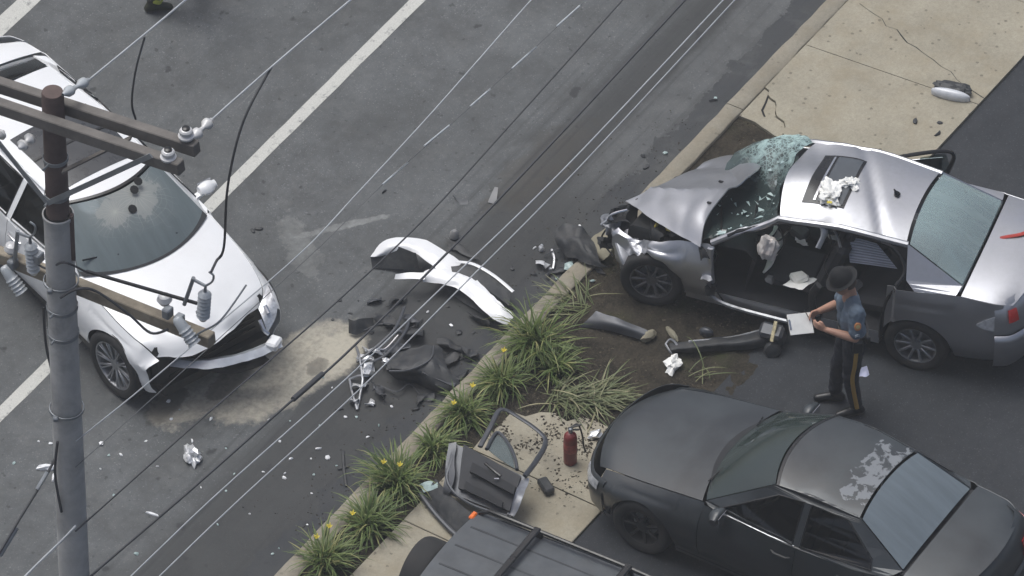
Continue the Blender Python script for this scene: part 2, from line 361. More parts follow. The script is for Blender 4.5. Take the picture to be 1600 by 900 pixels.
def soilmat():
    m, n, l, b = nt('dark soil'); tc = n.new('ShaderNodeTexCoord').outputs['Object']
    a = noi(n, l, tc, 3.5, 9, .7); f = noi(n, l, tc, 38, 5, .7)
    c = mixc(n, l, ramp(n, l, a, [(.35, 0.0), (.68, 1.0)]), (.020, .018, .015), (.062, .053, .040))
    c = mixc(n, l, ramp(n, l, f, [(.45, 0.0), (.75, .7)]), c, (.09, .077, .056))
    g = ramp(n, l, noi(n, l, tc, 1.7, 5, .6), [(.55, 0.0), (.72, .6)]); c = mixc(n, l, g, c, (.045, .055, .022))
    l.new(c, b.inputs['Base Color']); b.inputs['Roughness'].default_value = .95; b.inputs['Specular IOR Level'].default_value = .15
    bump(n, l, f, .9, .02, b); return m
M_SOIL = soilmat()
M_DARK = pm('black gap', (.012, .012, .013), .9, var=.3)
def worn_paint(name, colr, wear):
    m, n, l, b = nt(name); tc = n.new('ShaderNodeTexCoord').outputs['Object']
    w = ramp(n, l, noi(n, l, tc, 9, 9, .75), [(wear - .05, 0.0), (wear + .06, 1.0)]); g = noi(n, l, tc, 90, 3, .7)
    gs = ramp(n, l, g, [(.3, .72), (.7, 1.0)])
    c = mixc(n, l, w, mixc(n, l, 1.0, colr, gs, 'MULTIPLY'), (.12, .125, .13)); l.new(c, b.inputs['Base Color']); b.inputs['Roughness'].default_value = .7
    bump(n, l, g, .3, .004, b); return m
M_STRIPE = worn_paint('worn white road paint', (.58, .58, .54), .61)

def slab(name, r0, r1, p0, p1, z0, z1, mat, parent=None, bev=.012, skew=0.0):
    mb = MB(); mb.box(((r0 + r1) / 2, -(p0 + p1) / 2, (z0 + z1) / 2), (r1 - r0, p1 - p0, z1 - z0), None, bev)
    if skew: mb.v = [(x + skew * (-y - p0), y, z) for x, y, z in mb.v]
    o = mb.build(name, mat, parent, smooth=False)
    if not parent: o.rotation_euler = (0, 0, RA)
    return o
def sheet(name, r0, r1, p0, p1, z, mat, n=1):
    mb = MB(); mb.add([(r0, -p0, z), (r1, -p0, z), (r1, -p1, z), (r0, -p1, z)], [(0, 3, 2, 1)])
    o = mb.build(name, mat, None, smooth=False); o.rotation_euler = (0, 0, RA); return o
gm = MB(); gm.add([(-300, -300, -.12), (300, -300, -.12), (300, 300, -.12), (-300, 300, -.12)], [(0, 1, 2, 3)])
tag(gm.build('ground', M_LOT, None, smooth=False), kind='structure')
tag(sheet('road', -80, 80, -40, .40, 0.0, M_ROAD), kind='structure')
lot = tag(sheet('parking_lot', -80, 80, 2.46, 60, LOT_Z, M_LOT), kind='structure')
for nm, p, w in (('road_line', -3.10, .135), ('road_line', -6.34, .2)):
    mb = MB(); k = 160; pts = []
    for i in range(k + 1):
        r = -20 + 40 * i / k; j = .0025 * math.sin(i * 2.1) + .0015 * math.sin(i * 5.3)
        pts.append([(r, -p - w / 2 + j, .004), (r, -p + w / 2 + j * .5 + .002 * math.sin(i * 3.7), .004)])
    mb.grid(pts); o = tag(mb.build(nm, M_STRIPE, None, smooth=False), kind='structure'); o.rotation_euler = (0, 0, RA)
# kerb: a run of cast stones
kerb = empty('kerb', (0, 0, 0), RA); tag(kerb, kind='structure')
PC0, PC1 = .355, .56
rr_ = -26.0
edges = [-26 + i * 2.44 for i in range(22)]
for a, b_ in zip(edges[:-1], edges[1:]):
    mb = MB(); prof = [(PC0 - .02, -.1), (PC0, .07), (PC0 + .012, .105), (PC0 + .035, .122), (PC1 - .012, .128), (PC1, .118), (PC1, -.1)]
    k = 14; rows = []
    for i in range(k + 1):
        r = lerp(a + .005, b_ - .005, i / k); row = []
        for q, (p, z) in enumerate(prof):
            d = noise.noise(Vector((r * 4, p * 9, 3))) * .012 + noise.noise(Vector((r * 13, p * 9, 8))) * .006
            if 0.6 < r < 1.7 and z > 0: z -= .05 * (.5 + noise.noise(Vector((r * 6, p * 6, 1))))      # chipped where the car struck it
            row.append((r, -p + d, z + d * .5))
        rows.append(row)
    mb.grid(rows, True); mb.add(rows[0], [tuple(range(len(prof)))]); mb.add(rows[-1], [tuple(range(len(prof)))[::-1]])
    mb.build('kerb_stone', M_CURB, kerb, ang=50)
# sidewalk slabs on both sides of the planting
walk = empty('sidewalk', (0, 0, 0), RA); tag(walk, kind='structure')
def broken_slab(outline, z0, z1, nm='paving_slab'):
    mb = MB(); ins = outline; k = len(ins)
    c = Vector((sum(p[0] for p in ins) / k, sum(p[1] for p in ins) / k))
    top = [(p[0], -p[1], z1) for p in ins]; bot = [(p[0], -p[1], z0) for p in ins]
    mb.poly([(p[0], -p[1]) for p in ins], fn=lambda x, y: (x, y, z1))
    mb.add(top + bot, [(i, (i + 1) % k, k + (i + 1) % k, k + i) for i in range(k)])
    o = mb.build(nm, M_WALK, walk, smooth=False)
    bm = bmesh.new(); bm.from_mesh(o.data); bmesh.ops.remove_doubles(bm, verts=bm.verts, dist=.0005); bmesh.ops.recalc_face_normals(bm, faces=bm.faces); bm.to_mesh(o.data); bm.free()
    return o
def jag(a, b_, n, amp, seed):
    rnd = random.Random(seed); a, b_ = Vector(a), Vector(b_); d = b_ - a; q = Vector((-d.y, d.x)).normalized()
    return [tuple(a + d * (i / n) + q * rnd.uniform(-amp, amp)) for i in range(1, n)]
PE = 2.455
W0 = PC1 + .008
crack1 = [(3.68, W0)] + jag((3.68, W0), (3.52, .80), 5, .025, 1) + [(3.52, .80)] + jag((3.52, .80), (3.16, 1.14), 6, .03, 2) + [(3.16, 1.14)]
broken_slab([(4.43, W0), (4.61, PE), (3.05, PE)] + jag((3.05, PE), (3.16, 1.14), 7, .03, 3) + crack1[::-1], -.05, WALK_Z)
corner = crack1[::1]
broken_slab([(p[0] - .012, p[1]) for p in corner] + jag((3.12, 1.10), (3.20, W0), 6, .04, 5) + [(3.20, W0)], -.06, WALK_Z - .018, 'broken_slab_corner')
crack2 = [(5.25, W0 + .12)] + jag((5.25, W0 + .12), (5.0, 1.5), 8, .03, 9) + [(5.0, 1.5)] + jag((5.0, 1.5), (4.72, PE), 8, .03, 10) + [(4.72, PE)]
up0 = [(4.438, W0)] + [(6.02, W0), (6.2, PE), (4.618, PE)]
broken_slab(up0, -.05, WALK_Z)
r_ = 6.03
while r_ < 24: slab('paving_slab', r_, r_ + 1.54, W0, PE, -.05, WALK_Z, M_WALK, walk, .006, .095); r_ += 1.55
BE = .97
broken_slab([(-2.18, BE + .02)] + jag((-2.18, BE + .02), (-1.55, 1.02), 4, .03, 21) + [(-1.55, 1.02)] + jag((-1.55, 1.02), (-1.22, 1.75), 6, .05, 22) + [(-1.22, 1.75)] + jag((-1.22, 1.75), (-1.1, PE), 4, .05, 23) + [(-1.1, PE), (-2.18, PE)], -.05, WALK_Z - .004)
r_ = -2.19
while r_ > -26: slab('paving_slab', r_ - 1.14, r_, BE, PE, -.05, WALK_Z - .004, M_WALK, walk, .006); r_ -= 1.15
def crackline(pts, z, w, parent, seed):
    rnd = random.Random(seed); mb = MB(); rows = []
    for i, p in enumerate(pts):
        q = w * rnd.uniform(.4, 1.3); rows.append([(p[0] + q * .5, -p[1] - q, z), (p[0] - q * .5, -p[1] + q, z)])
    mb.grid(rows); o = mb.build('crack', M_DARK, parent, smooth=False); return o
crackline(crack2, WALK_Z + .002, .006, walk, 4)
crackline([(3.68, W0 + .06)] + jag((3.68, W0 + .06), (3.3, W0 + .20), 4, .03, 33) + [(3.32, W0 + .22)], WALK_Z - .015, .008, walk, 5)
# soil of the planting bed
def soil_h(r, p):
    v = Vector((r * 2.1, p * 2.1, 0)); h = noise.noise(v) * .035 + noise.noise(v * 4) * .016 + noise.noise(v * 13) * .008
    return h
def bed(name, r0, r1, p0, p1, z, nr, npp):
    mb = MB(); rows = []
    for i in range(nr + 1):
        row = []
        for j in range(npp + 1):
            r = lerp(r0, r1, i / nr); p = lerp(p0, p1, j / npp); t = min(j, npp - j) / 3.0
            row.append((r, -p, z + soil_h(r, p) * min(1, t + .25)))
        rows.append(row)
    mb.grid(rows, True); o = tag(mb.build(name, M_SOIL, None, ang=180), kind='structure'); o.rotation_euler = (0, 0, RA); return o
bed('planting_bed', -2.1, 3.7, PC1 - .01, 2.66, .088, 240, 90)
bed('planting_bed', -12.0, -2.0, PC1 - .01, 1.02, .088, 300, 18)
def litmat(name, a, b_):
    m, n, l, b = nt(name); g = N(n, 'ShaderNodeNewGeometry'); c = mixc(n, l, g.outputs['Random Per Island'], a, b_); l.new(c, b.inputs['Base Color']); b.inputs['Roughness'].default_value = .9; b.inputs['Specular IOR Level'].default_value = .15; return m
M_CRUMB = litmat('soil crumbs', (.035, .029, .022), (.13, .11, .08))
# crumbs of earth and leaf litter nobody could count
def litter(name, label, spots, mat, smin, smax, seed, flat=.5):
    rnd = random.Random(seed); mb = MB()
    for (x, y, z) in spots:
        s = smin + (smax - smin) * rnd.random() ** 2.6; M = Matrix.Rotation(rnd.uniform(0, 6.28), 3, 'Z') @ Matrix.Rotation(rnd.uniform(-.5, .5), 3, 'X')
        vs = [M @ Vector((s * math.cos(a) * rnd.uniform(.6, 1.3), s * math.sin(a) * rnd.uniform(.4, 1), 0)) for a in (0, 1.5, 3.1, 4.6)] + [Vector((0, 0, s * flat))]
        mb.add([Vector((x, y, z)) + v for v in vs], [(0, 1, 4), (1, 2, 4), (2, 3, 4), (3, 0, 4), (3, 2, 1, 0)])
    o = tag(mb.build(name, mat, None, smooth=False), label, 'litter', kind='stuff'); o.rotation_euler = (0, 0, RA); return o
rnd = random.Random(3)
def clustered(n, r0, r1, p0, p1, sc_, thr, seed):
    out = []
    while len(out) < n:
        r, p = rnd.uniform(r0, r1), rnd.uniform(p0, p1)
        if noise.noise(Vector((r * sc_, p * sc_, seed))) + .5 * noise.noise(Vector((r * sc_ * 3, p * sc_ * 3, seed))) > thr + rnd.uniform(-.25, .25): out.append((r, p))
    return out
litter('soil_crumbs', 'loose crumbs of dark earth over the planting bed', [(r, -p, .085 + soil_h(r, p)) for r, p in clustered(5200, -2, 3.4, .62, 2.6, 2.2, .1, 1)], M_CRUMB, .004, .026, 1, .6)
M_LITTER = litmat('leaf litter', (.014, .012, .010), (.07, .058, .042))
litter('leaf_litter', 'dark crumbs and leaf litter strewn on the pale sidewalk', [(r, -p, WALK_Z - .004) for r, p in clustered(2800, -2.7, -1.2, 1.0, 2.44, 3.0, .12, 4) if r - p * .25 > -2.75 + rnd.uniform(-.2, .5)], M_LITTER, .003, .024, 2, .25)
litter('curb_grit', 'dark grit scattered on the road along the kerb', [(r, -p, .002) for r, p in ((rnd.uniform(-4, 3), .33 - abs(rnd.gauss(0, .35))) for _ in range(900))], M_LITTER, .004, .014, 3, .5)
# ================================================================ vehicles
M_RUB = pm('tyre rubber', (.018, .018, .019), .8, var=.25, scale=20, dirt=(.06, .055, .05), dirtamt=.5)
M_ALLOY = pm('alloy rim', (.42, .43, .45), .35, metal=.85, var=.15, dirt=(.05, .045, .04), dirtamt=.6, dirtscale=12)
M_ALLOYD = pm('dull alloy rim', (.22, .22, .23), .42, metal=.8, var=.2, dirt=(.04, .036, .03), dirtamt=.7, dirtscale=12)
M_BLKP = pm('black plastic', (.016, .017, .018), .5, var=.3, scale=15, dirt=(.07, .065, .06), dirtamt=.35)
M_TRIM = pm('black trim', (.010, .010, .011), .3, var=.2)
M_INT = pm('dark cabin fabric', (.020, .021, .024), .85, var=.35, scale=8)
M_SEAT = pm('charcoal seat', (.028, .029, .033), .75, var=.3, scale=10)
M_CHROME = pm('bright metal', (.62, .63, .65), .22, metal=.95, var=.12)
M_STEEL = pm('torn steel', (.34, .35, .37), .42, metal=.8, var=.3, scale=9, dirt=(.06, .05, .04), dirtamt=.6)
M_RED = pm('red lamp lens', (.42, .015, .015), .18, coat=.5, var=.15)
M_AMBER = pm('amber lamp lens', (.75, .16, .02), .25, coat=.4, var=.15)
M_LAMP = pm('clear lamp lens', (.55, .57, .6), .16, metal=.35, coat=.8, var=.45, scale=18)
M_PAPER = pm('white paper', (.80, .80, .77), .8, var=.08, scale=9)
M_AIRBAG = pm('airbag cloth', (.62, .62, .58), .85, var=.14, scale=7, bmp=.5, bscale=18)

def wheel(parent, loc, r, w, rimr, mat_rim, side, spokes=10, steer=0.0, double=False, squash=0.0):
    M = Matrix.Rotation(R(-90), 3, 'X')            # lathe axis z -> +y
    t = MB(); h = w / 2
    prof = [(rimr * .96, -h * .82), (rimr * 1.04, -h * .98), (r * .86, -h * 1.03), (r * .955, -h * .93), (r * .99, -h * .72), (r, -h * .3), (r, h * .3), (r * .99, h * .72), (r * .955, h * .93), (r * .86, h * 1.03), (rimr * 1.04, h * .98), (rimr * .96, h * .82)]
    t.lathe(prof, 40, M)
    for g in (-.42, 0, .42): t.mi = 0
    o = t.build('wheel', M_RUB, parent, ang=60); o.location = loc; o.rotation_euler = (0, 0, steer + (0 if side > 0 else math.pi))
    q = MB(); y0 = h * .80
    q.lathe([(rimr * .98, h * .88), (rimr * .93, h * .86), (rimr * .90, h * .6), (rimr * .88, -h * .5), (rimr * .2, -h * .5), (0.001, -h * .5)], 40, M)
    q.lathe([(.075, h * .2), (.072, h * .58), (.06, h * .68), (.03, h * .70), (.001, h * .70)], 20, M)
    k = spokes
    for i in range(k):
        a0 = 2 * math.pi * i / k
        for da in ((-.085, .085) if double else (0,)):
            a = a0 + da; c = Vector((math.cos(a), 0, math.sin(a))); c0 = Vector((math.cos(a0 + da * .5), 0, math.sin(a0 + da * .5)))
            q.bar(c0 * .055 + Vector((0, h * .56, 0)), c * (rimr * .92) + Vector((0, h * .74, 0)), .020 if double else .027, .03, up=(0, 1, 0), bev=.005)
    q.build('rim', mat_rim, o, ang=40)
    d = MB(); d.lathe([(rimr * .62, -h * .1), (rimr * .62, h * .05), (.05, h * .05)], 24, M); d.build('brake_disc', M_STEEL, o)
    return o

class Car:
    def __init__(s, root, S, paint, fn=None):
        s.o = root; s.S = S; s.paint = paint; s.fn = fn
        he, te = S['hood'], S['trunk']
        s.hoodE = sorted((q[2], q[3], q[4]) for q in he); s.trE = sorted((q[2], q[3], q[4]) for q in te)
        rail = [S['ws'][i] for i in range(len(S['ws']))] + S['roof'][1:] + S['rw'][1:]
        pts = []
        for grp in (S['ws'], S['roof'], S['rw']):
            for i in range(9): q = s.sec(grp, i / 8); pts.append((q[2], q[3], q[4]))
        s.rail = []
        for p in pts:
            if not s.rail or s.rail[-1][0] - p[0] > 1e-4: s.rail.append(p)
        s.ry = sorted((p[0], p[1]) for p in s.rail); s.rz = sorted((p[0], p[2]) for p in s.rail)
        s.xa = s.rail[0][0]; s.xc = s.rail[-1][0]
        s.beltT = sorted(S['belt']); s.ym = sorted(S['ym'])
    def mb(s):
        m = MB(); m.fn = s.fn; return m
    def sec(s, grp, t):
        k = len(grp) - 1
        if k == 1: return [lerp(a, b, t) for a, b in zip(grp[0], grp[1])]
        return [pchip([(i / k, g[c]) for i, g in enumerate(grp)], t) for c in range(len(grp[0]))]
    def top(s, name, grp, nu, nv, mat, g0=.0, g1=.0, gy=.004, bulge=0.0, thick=.006, p=2.4, t0=-1.0, t1=1.0, raw=False):
        P = []
        for i in range(nu + 1):
            u = lerp(g0, 1 - g1, i / nu); q = s.sec(grp, u); row = []
            for j in range(nv + 1):
                t = lerp(t0, t1, j / nv); f = 1 - gy / q[3]
                x = q[0] + (q[2] - q[0]) * t * t; y = q[3] * t * f; z = q[1] + (q[4] - q[1]) * abs(t) ** p
                if bulge: z += bulge * math.sin(math.pi * u) * (1 - t ** 4) ; x += bulge * .5 * math.sin(math.pi * u) * (1 - t ** 4) * s.S.get('bdir', 0)
                row.append(Vector((x, y, z)))
            P.append(row)
        if raw: return P
        m = s.mb(); m.grid(P, True); return m.build(name, mat, s.o, thick=thick, ang=60)
    def tedge(s, x):
        if x >= s.xa: return pchip([(a, b) for a, b, c in s.hoodE], x), pchip([(a, c) for a, b, c in s.hoodE], x)
        if x <= s.xc: return pchip([(a, b) for a, b, c in s.trE], x), pchip([(a, c) for a, b, c in s.trE], x)
        return pchip([(a, b) for a, b, c in s.beltT], x), pchip([(a, c) for a, b, c in s.beltT], x)
    def yb(s, x, z):
        yt, zt = s.tedge(x); ym = pchip(s.ym, x); zm = s.S['zm']; zb = s.S['sill']
        yt = min(yt, ym)
        if z >= zm:
            t = min(1.2, (z - zm) / max(.05, zt - zm)); y = ym + (yt - ym) * t ** 1.9
            return y - .010 * math.exp(-((z - (zm + .62 * (zt - zm))) / .018) ** 2)
        t = (zm - z) / (zm - zb); y = ym - (.075) * t ** 2
        return y + .008 * math.exp(-((z - .40) / .03) ** 2)
    def yl(s, x, z):
        yt, zt = s.tedge(x); zr = pchip(s.rz, x); yr = pchip(s.ry, x)
        if zr - zt < .02: return yr
        t = max(0, min(1.1, (z - zt) / (zr - zt))); return yt + (yr - yt) * t ** 1.03
    def arch(s, x):
        z = 0
        for a in s.S['axles']:
            d = abs(x - a); r = s.S['archr']
            if d < r: z = max(z, s.S['wheelz'] + math.sqrt(r * r - d * d) * .97)
        return z
    def side(s, name, side, x0, x1, mat, nx=22, nz=12, sub=None, gap=.004, top=None, bot=None, off=0.0, zadd=0.0):
        P = []; xs = [lerp(x0 + gap, x1 - gap, i / nx) for i in range(nx + 1)]
        for a in s.S['axles']:
            for e in (-.999, -.95, .95, .999):
                xe = a + e * s.S['archr']
                if x0 < xe < x1: xs.append(xe)
        xs = sorted(xs)
        for x in xs:
            zt = top(x) if top else s.tedge(x)[1] - .002
            zb = max(bot(x) if bot else s.S['sill'], s.arch(x)); zb = min(zb, zt - .01)
            P.append([Vector((x, side * (s.yb(x, lerp(zb, zt, j / nz)) + off), lerp(zb, zt, j / nz))) for j in range(nz + 1)])
        m = s.mb(); m.grid(P, side > 0); o = m.build(name, mat, s.o, thick=.006, ang=50)
        return o
    def lens(s, name, side, outer, holes, mat, off=0.0, thick=.01, dens=True):
        def dn(q):
            out = []
            for i, p in enumerate(q):
                r = q[(i + 1) % len(q)]
                for k in range(3): out.append((lerp(p[0], r[0], k / 3), lerp(p[1], r[1], k / 3)))
            return out
        m = s.mb(); m.poly(dn(outer), [dn(h) for h in holes], lambda x, z: (x, side * (s.yl(x, z) + off), z))
        o = m.build(name, mat, s.o, smooth=False)
        bm = bmesh.new(); bm.from_mesh(o.data)
        for f in bm.faces:
            if f.normal.y * side < 0: f.normal_flip()
        bm.to_mesh(o.data); bm.free()
        if thick: q = o.modifiers.new('thick', 'SOLIDIFY'); q.thickness = thick; q.offset = -1
        return o
    def lens_outline(s):
        up = [(p[0], p[2]) for p in s.rail]; n = 14
        lo = [(lerp(s.xc, s.xa, i / n), s.tedge(lerp(s.xc + .001, s.xa - .001, i / n))[1] + .002) for i in range(1, n)]
        return up + lo
    def fascia(s, name, plan, prof, mat, t0=0.0, t1=1.0, off=0.0, n=28, thick=.006, parent=None):
        C = crom([(x, y, 0) for x, y in plan], 10); L = len(C) - 1; P = []
        for i in range(n + 1):
            u = lerp(t0, t1, i / n) * L; k = min(int(u), L - 1); c = C[k].lerp(C[k + 1], u - k)
            t = (C[min(k + 1, L)] - C[max(k - 1, 0)]).normalized(); nrm = Vector((t.y, -t.x, 0))
            if nrm.dot(Vector((c.x, c.y * .6, 0))) < 0: nrm = -nrm
            P.append([c + nrm * (off - ins) + Vector((0, 0, z)) for z, ins in prof])
        m = s.mb(); m.grid(P, plan[0][0] < 0); return m.build(name, mat, parent or s.o, thick=thick, ang=50)
    def inner(s, x0, x1, w, z=.26):
        m = s.mb(); m.box(((x0 + x1) / 2, 0, z), (x1 - x0, w * 2, .10)); m.build('underbody', M_BLKP, s.o, smooth=False)
    def seat(s, x, y, w=.5, rec=.2, head=True, name='seat', mat=None):
        m = s.mb(); m.box((x + .22, y, .46), (.52, w, .16), None, .05)
        m.box((x - .08 - rec * .3, y, .78), (.16, w * .95, .60), Matrix.Rotation(-rec, 3, 'Y'), .05)
        if head:
            for k in ((0,) if w < .8 else (-.35, .35)): m.box((x - .17 - rec * .45, y + k, 1.13), (.1, .25, .17), Matrix.Rotation(-rec, 3, 'Y'), .04)
        m.build(name, mat or M_SEAT, s.o, ang=30)
    def steering(s, x, y, z, tilt=.45):
        m = s.mb(); c = Vector((x, y, z)); M = Matrix.Rotation(-tilt - math.pi / 2 + .9, 3, 'Y'); pts = [c + M @ Vector((0, .185 * math.cos(a), .185 * math.sin(a))) for a in [i * math.pi / 12 for i in range(25)]]
        m.tube(pts, .015, 8, False); m.box(c + Vector((.02, 0, 0)), (.05, .16, .13), M, .02); m.bar(c + Vector((.02, -.17, 0)), c + Vector((.02, .17, 0)), .04, .02); m.tube([c, c + Vector((.25, 0, -.12))], .03, 8)
        m.build('steering_wheel', M_TRIM, s.o, ang=30)
    def mirror(s, side, x, y, z, mat):
        m = s.mb(); P = []
        for i in range(9):
            a = i / 8; r = math.sin(math.pi * min(1, .12 + a * .88)) ** .5 if a < 1 else .55
            P.append([Vector((x + .10 * r * math.cos(b) * (1 if math.cos(b) > 0 else .35), side * (y + .02 + a * .19), z + .068 * r * math.sin(b))) for b in [k * math.pi / 6 for k in range(13)]])
        m.grid(P); m.add(P[-1][:-1], [tuple(range(12))]); m.add(P[0][:-1], [tuple(range(12))]); m.bar((x + .02, side * (y - .06), z - .06), (x + .02, side * (y + .07), z - .03), .06, .03)
        o = m.build('door_mirror', mat, s.o, ang=60)
        g = s.mb(); g.box((x - .037, side * (y + .115), z), (.006, .155, .10), None, .002); g.build('mirror_glass', M_CHROME, o, smooth=False)
        return o
    def handle(s, side, x, z, mat, parent=None):
        m = s.mb(); y = s.yb(x, z); m.tube([(x - .1, side * (y - .0), z), (x - .07, side * (y + .028), z + .004), (x + .06, side * (y + .028), z + .004), (x + .1, side * (y - .0), z)], [.012, .014, .014, .012], 8, True, .7)
        return m.build('door_handle', mat, parent or s.o)

def body_common(c, skip=(), doors=None, glass_m=None, sides=(1, -1), trim=None, winmat=None):
    S = c.S; pt = c.paint; trim = trim or M_TRIM
    if 'hood' not in skip: c.top('hood', S['hood'], 22, 26, pt, .012, .006, .008)
    if 'ws' not in skip:
        c.top('windshield', S['ws'], 16, 22, glass_m['ws'], .0, .03, .018, S.get('wsb', .03), .004)
        c.top('windshield_frame', [S['ws'][-1], [v + d for v, d in zip(S['ws'][-1], (-.03, .006, -.03, 0, .006))]], 2, 22, trim, 0, 0, .0, thick=.004)
    if 'roof' not in skip: c.top('roof', S['roof'], 30, 30, pt, .012, .012, .006, thick=.012)
    if 'rw' not in skip: c.top('rear_window', S['rw'], 14, 22, glass_m['rw'], .03, .006, .018, S.get('rwb', .02), .004)
    if 'trunk' not in skip: c.top('trunk_lid', S['trunk'], 14, 22, pt, .012, .02, .008)
    xf, d0, d1, d2, xr = S['splits']
    for sd in sides:
        if ('fender', sd) not in skip: c.side('front_fender', sd, d0, xf, pt, 34)
        if ('fdoor', sd) not in skip:
            o = c.side('front_door', sd, d1, d0, pt, 22); c.handle(sd, d1 + .14, c.tedge(d1 + .14)[1] - .12, S.get('hm', pt), o)
        if ('rdoor', sd) not in skip:
            o = c.side('rear_door', sd, d2, d1, pt, 26); c.handle(sd, d2 + .16, c.tedge(d2 + .16)[1] - .12, S.get('hm', pt), o)
        c.side('quarter_panel', sd, xr, d2, pt, 34)
        if ('lens', sd) not in skip:
            c.lens('window_frame', sd, c.lens_outline(), S['wins'], pt, 0.0, .02)
            for i, wv in enumerate(S['wins']):
                if ('win', sd, i) in skip: continue
                cx = sum(p[0] for p in wv) / len(wv); cz = sum(p[1] for p in wv) / len(wv)
                c.lens('side_window', sd, [(cx + (p[0] - cx) * 1.02, cz + (p[1] - cz) * 1.02) for p in wv], [], glass_m['side'], -.010, 0)
                k = len(wv); rim = [Vector((p[0], sd * (c.yl(*p) + .002), p[1])) for p in wv] ; m = c.mb(); m.tube([rim[j % k] for j in range(k + 1)], .009, 5, False); m.build('window_trim', S.get('wtrim', trim), c.o)
        m = c.mb(); xm = (S['axles'][0] + S['axles'][1]) / 2
        a0, a1 = S['axles'][1] + S['archr'] + .02, S['axles'][0] - S['archr'] - .02
        P = [[Vector((lerp(a0, a1, i / 10), sd * (c.yb(lerp(a0, a1, i / 10), S['sill']) + dy), z)) for dy, z in ((.004, S['sill'] + .10), (.012, S['sill'] + .02), (.004, S['sill'] - .05), (-.12, S['sill'] - .06))] for i in range(11)]
        m.grid(P, sd < 0); m.build('sill', S.get('sillm', pt), c.o, thick=.004)
        for a in S['axles']:                                        # wheel-well liner
            m = c.mb(); r = S['archr'] + .01; P = []
            for i in range(19):
                q = math.pi * i / 18; y = pchip(c.ym, a)
                P.append([Vector((a + r * math.cos(q), sd * yy, S['wheelz'] + r * math.sin(q) * .97)) for yy in (y - .035, y - .34)])
            m.grid(P); m.build('wheel_liner', M_BLKP, c.o)
        # pressed back wall of the cabin side, so nothing shows through
    c.inner(S['axles'][1] - S['archr'] - .5, S['axles'][0] + S['archr'] + .15, .62)
    m = c.mb(); m.box(((S['axles'][0] + S['axles'][1]) / 2, 0, .27), (S['axles'][0] - S['axles'][1] - 2 * S['archr'] - .02, 1.60, .09)); m.build('floor', M_INT, c.o, smooth=False)
def dash(c, x, w=.70, z=.86):
    m = c.mb(); m.grid([[Vector((x + dx - .26 * t * t * (1 if dx > .1 else .3), w * t, z + dz - .02 * t * t)) for t in [k / 8 - 1 for k in range(17)]] for dx, dz in ((.52, .06), (.25, .08), (.05, .05), (-.03, -.04), (0, -.16), (.08, -.45))], True); m.build('dashboard', M_INT, c.o)
def bulk(c, x, z, w=.7, nm='parcel_shelf', mat=None, d=.45):
    m = c.mb(); m.box((x, 0, z), (d, w * 2, .04), None, .01); m.box((x + d / 2, 0, z - .3), (.04, w * 2, .56)); m.build(nm, mat or M_INT, c.o, smooth=False)
# ---------------------------------------------------------------- black sedan
def paint(name, base, metal, rough, dirt, amt, coat=.6, spec=.5, dsc=2.4, extra=None):
    m, n, l, b = nt(name); tc = n.new('ShaderNodeTexCoord').outputs['Object']
    d = ramp(n, l, noi(n, l, tc, dsc, 9, .68, .3), [(.38, 0.0), (.78, 1.0)]); f = noi(n, l, tc, 45, 5, .7)
    gn = N(n, 'ShaderNodeNewGeometry'); gz = N(n, 'ShaderNodeSeparateXYZ'); l.new(gn.outputs['Normal'], gz.inputs[0])
    d = mth(n, l, 'MULTIPLY', d, mth(n, l, 'MULTIPLY_ADD', mth(n, l, 'ABSOLUTE', gz.outputs[2]), .8, .2))     # dust settles on what faces up; sides kept darker to paint in shade
    dust = mth(n, l, 'MULTIPLY', mth(n, l, 'MULTIPLY_ADD', f, .5, .6), mth(n, l, 'MULTIPLY', d, amt), clamp=True)
    c = mixc(n, l, dust, base, dirt); r = mth(n, l, 'MULTIPLY_ADD', dust, .5, rough, True)
    if extra: c, r = extra(n, l, tc, c, r)
    l.new(c, b.inputs['Base Color']); l.new(r, b.inputs['Roughness']); b.inputs['Metallic'].default_value = metal
    cw = mth(n, l, 'MULTIPLY_ADD', dust, -1.0 * coat, coat, True); l.new(cw, b.inputs['Coat Weight']); b.inputs['Coat Roughness'].default_value = .1
    b.inputs['Specular IOR Level'].default_value = spec; MATS[name] = m; return m
def peel(n, l, tc, c, r):                               # lacquer flaking off the back of the roof
    s = N(n, 'ShaderNodeSeparateXYZ'); l.new(tc, s.inputs[0])
    def box(src, a, w): return mth(n, l, 'SUBTRACT', 1.0, mth(n, l, 'DIVIDE', mth(n, l, 'ABSOLUTE', mth(n, l, 'SUBTRACT', src, a)), w))
    mask = mth(n, l, 'MINIMUM', box(s.outputs[0], -.62, .22), box(s.outputs[1], -.02, .62)); zc = mth(n, l, 'GREATER_THAN', s.outputs[2], 1.2)
    nn = noi(n, l, tc, 6.5, 7, .6, .8)
    k = mth(n, l, 'MULTIPLY', mth(n, l, 'GREATER_THAN', mth(n, l, 'ADD', mth(n, l, 'MINIMUM', mask, .5), nn), .86), zc)
    k2 = ramp(n, l, noi(n, l, tc, 8, 6, .6, .5), [(.47, 0.0), (.52, 1.0)])
    k = mth(n, l, 'MULTIPLY', k, mth(n, l, 'MULTIPLY', k2, mth(n, l, 'GREATER_THAN', mask, 0.0)))
    return mixc(n, l, k, c, (.19, .205, .22)), mth(n, l, 'MAXIMUM', r, mth(n, l, 'MULTIPLY', k, .8))
P_BLACK = paint('faded black paint', (.018, .021, .024), .0, .34, (.066, .082, .092), .8, .45, .5, 1.3, peel)
G_BLK = {'ws': glass('black sedan windshield', (.38, .45, .43), 1.2, haze=.16, frost=(.16, .20, .19)), 'rw': glass('black sedan rear glass', (.10, .12, .14), 1.2, haze=.85, frost=(.20, .24, .27)), 'side': glass('black sedan side glass', (.07, .08, .09), .8)}
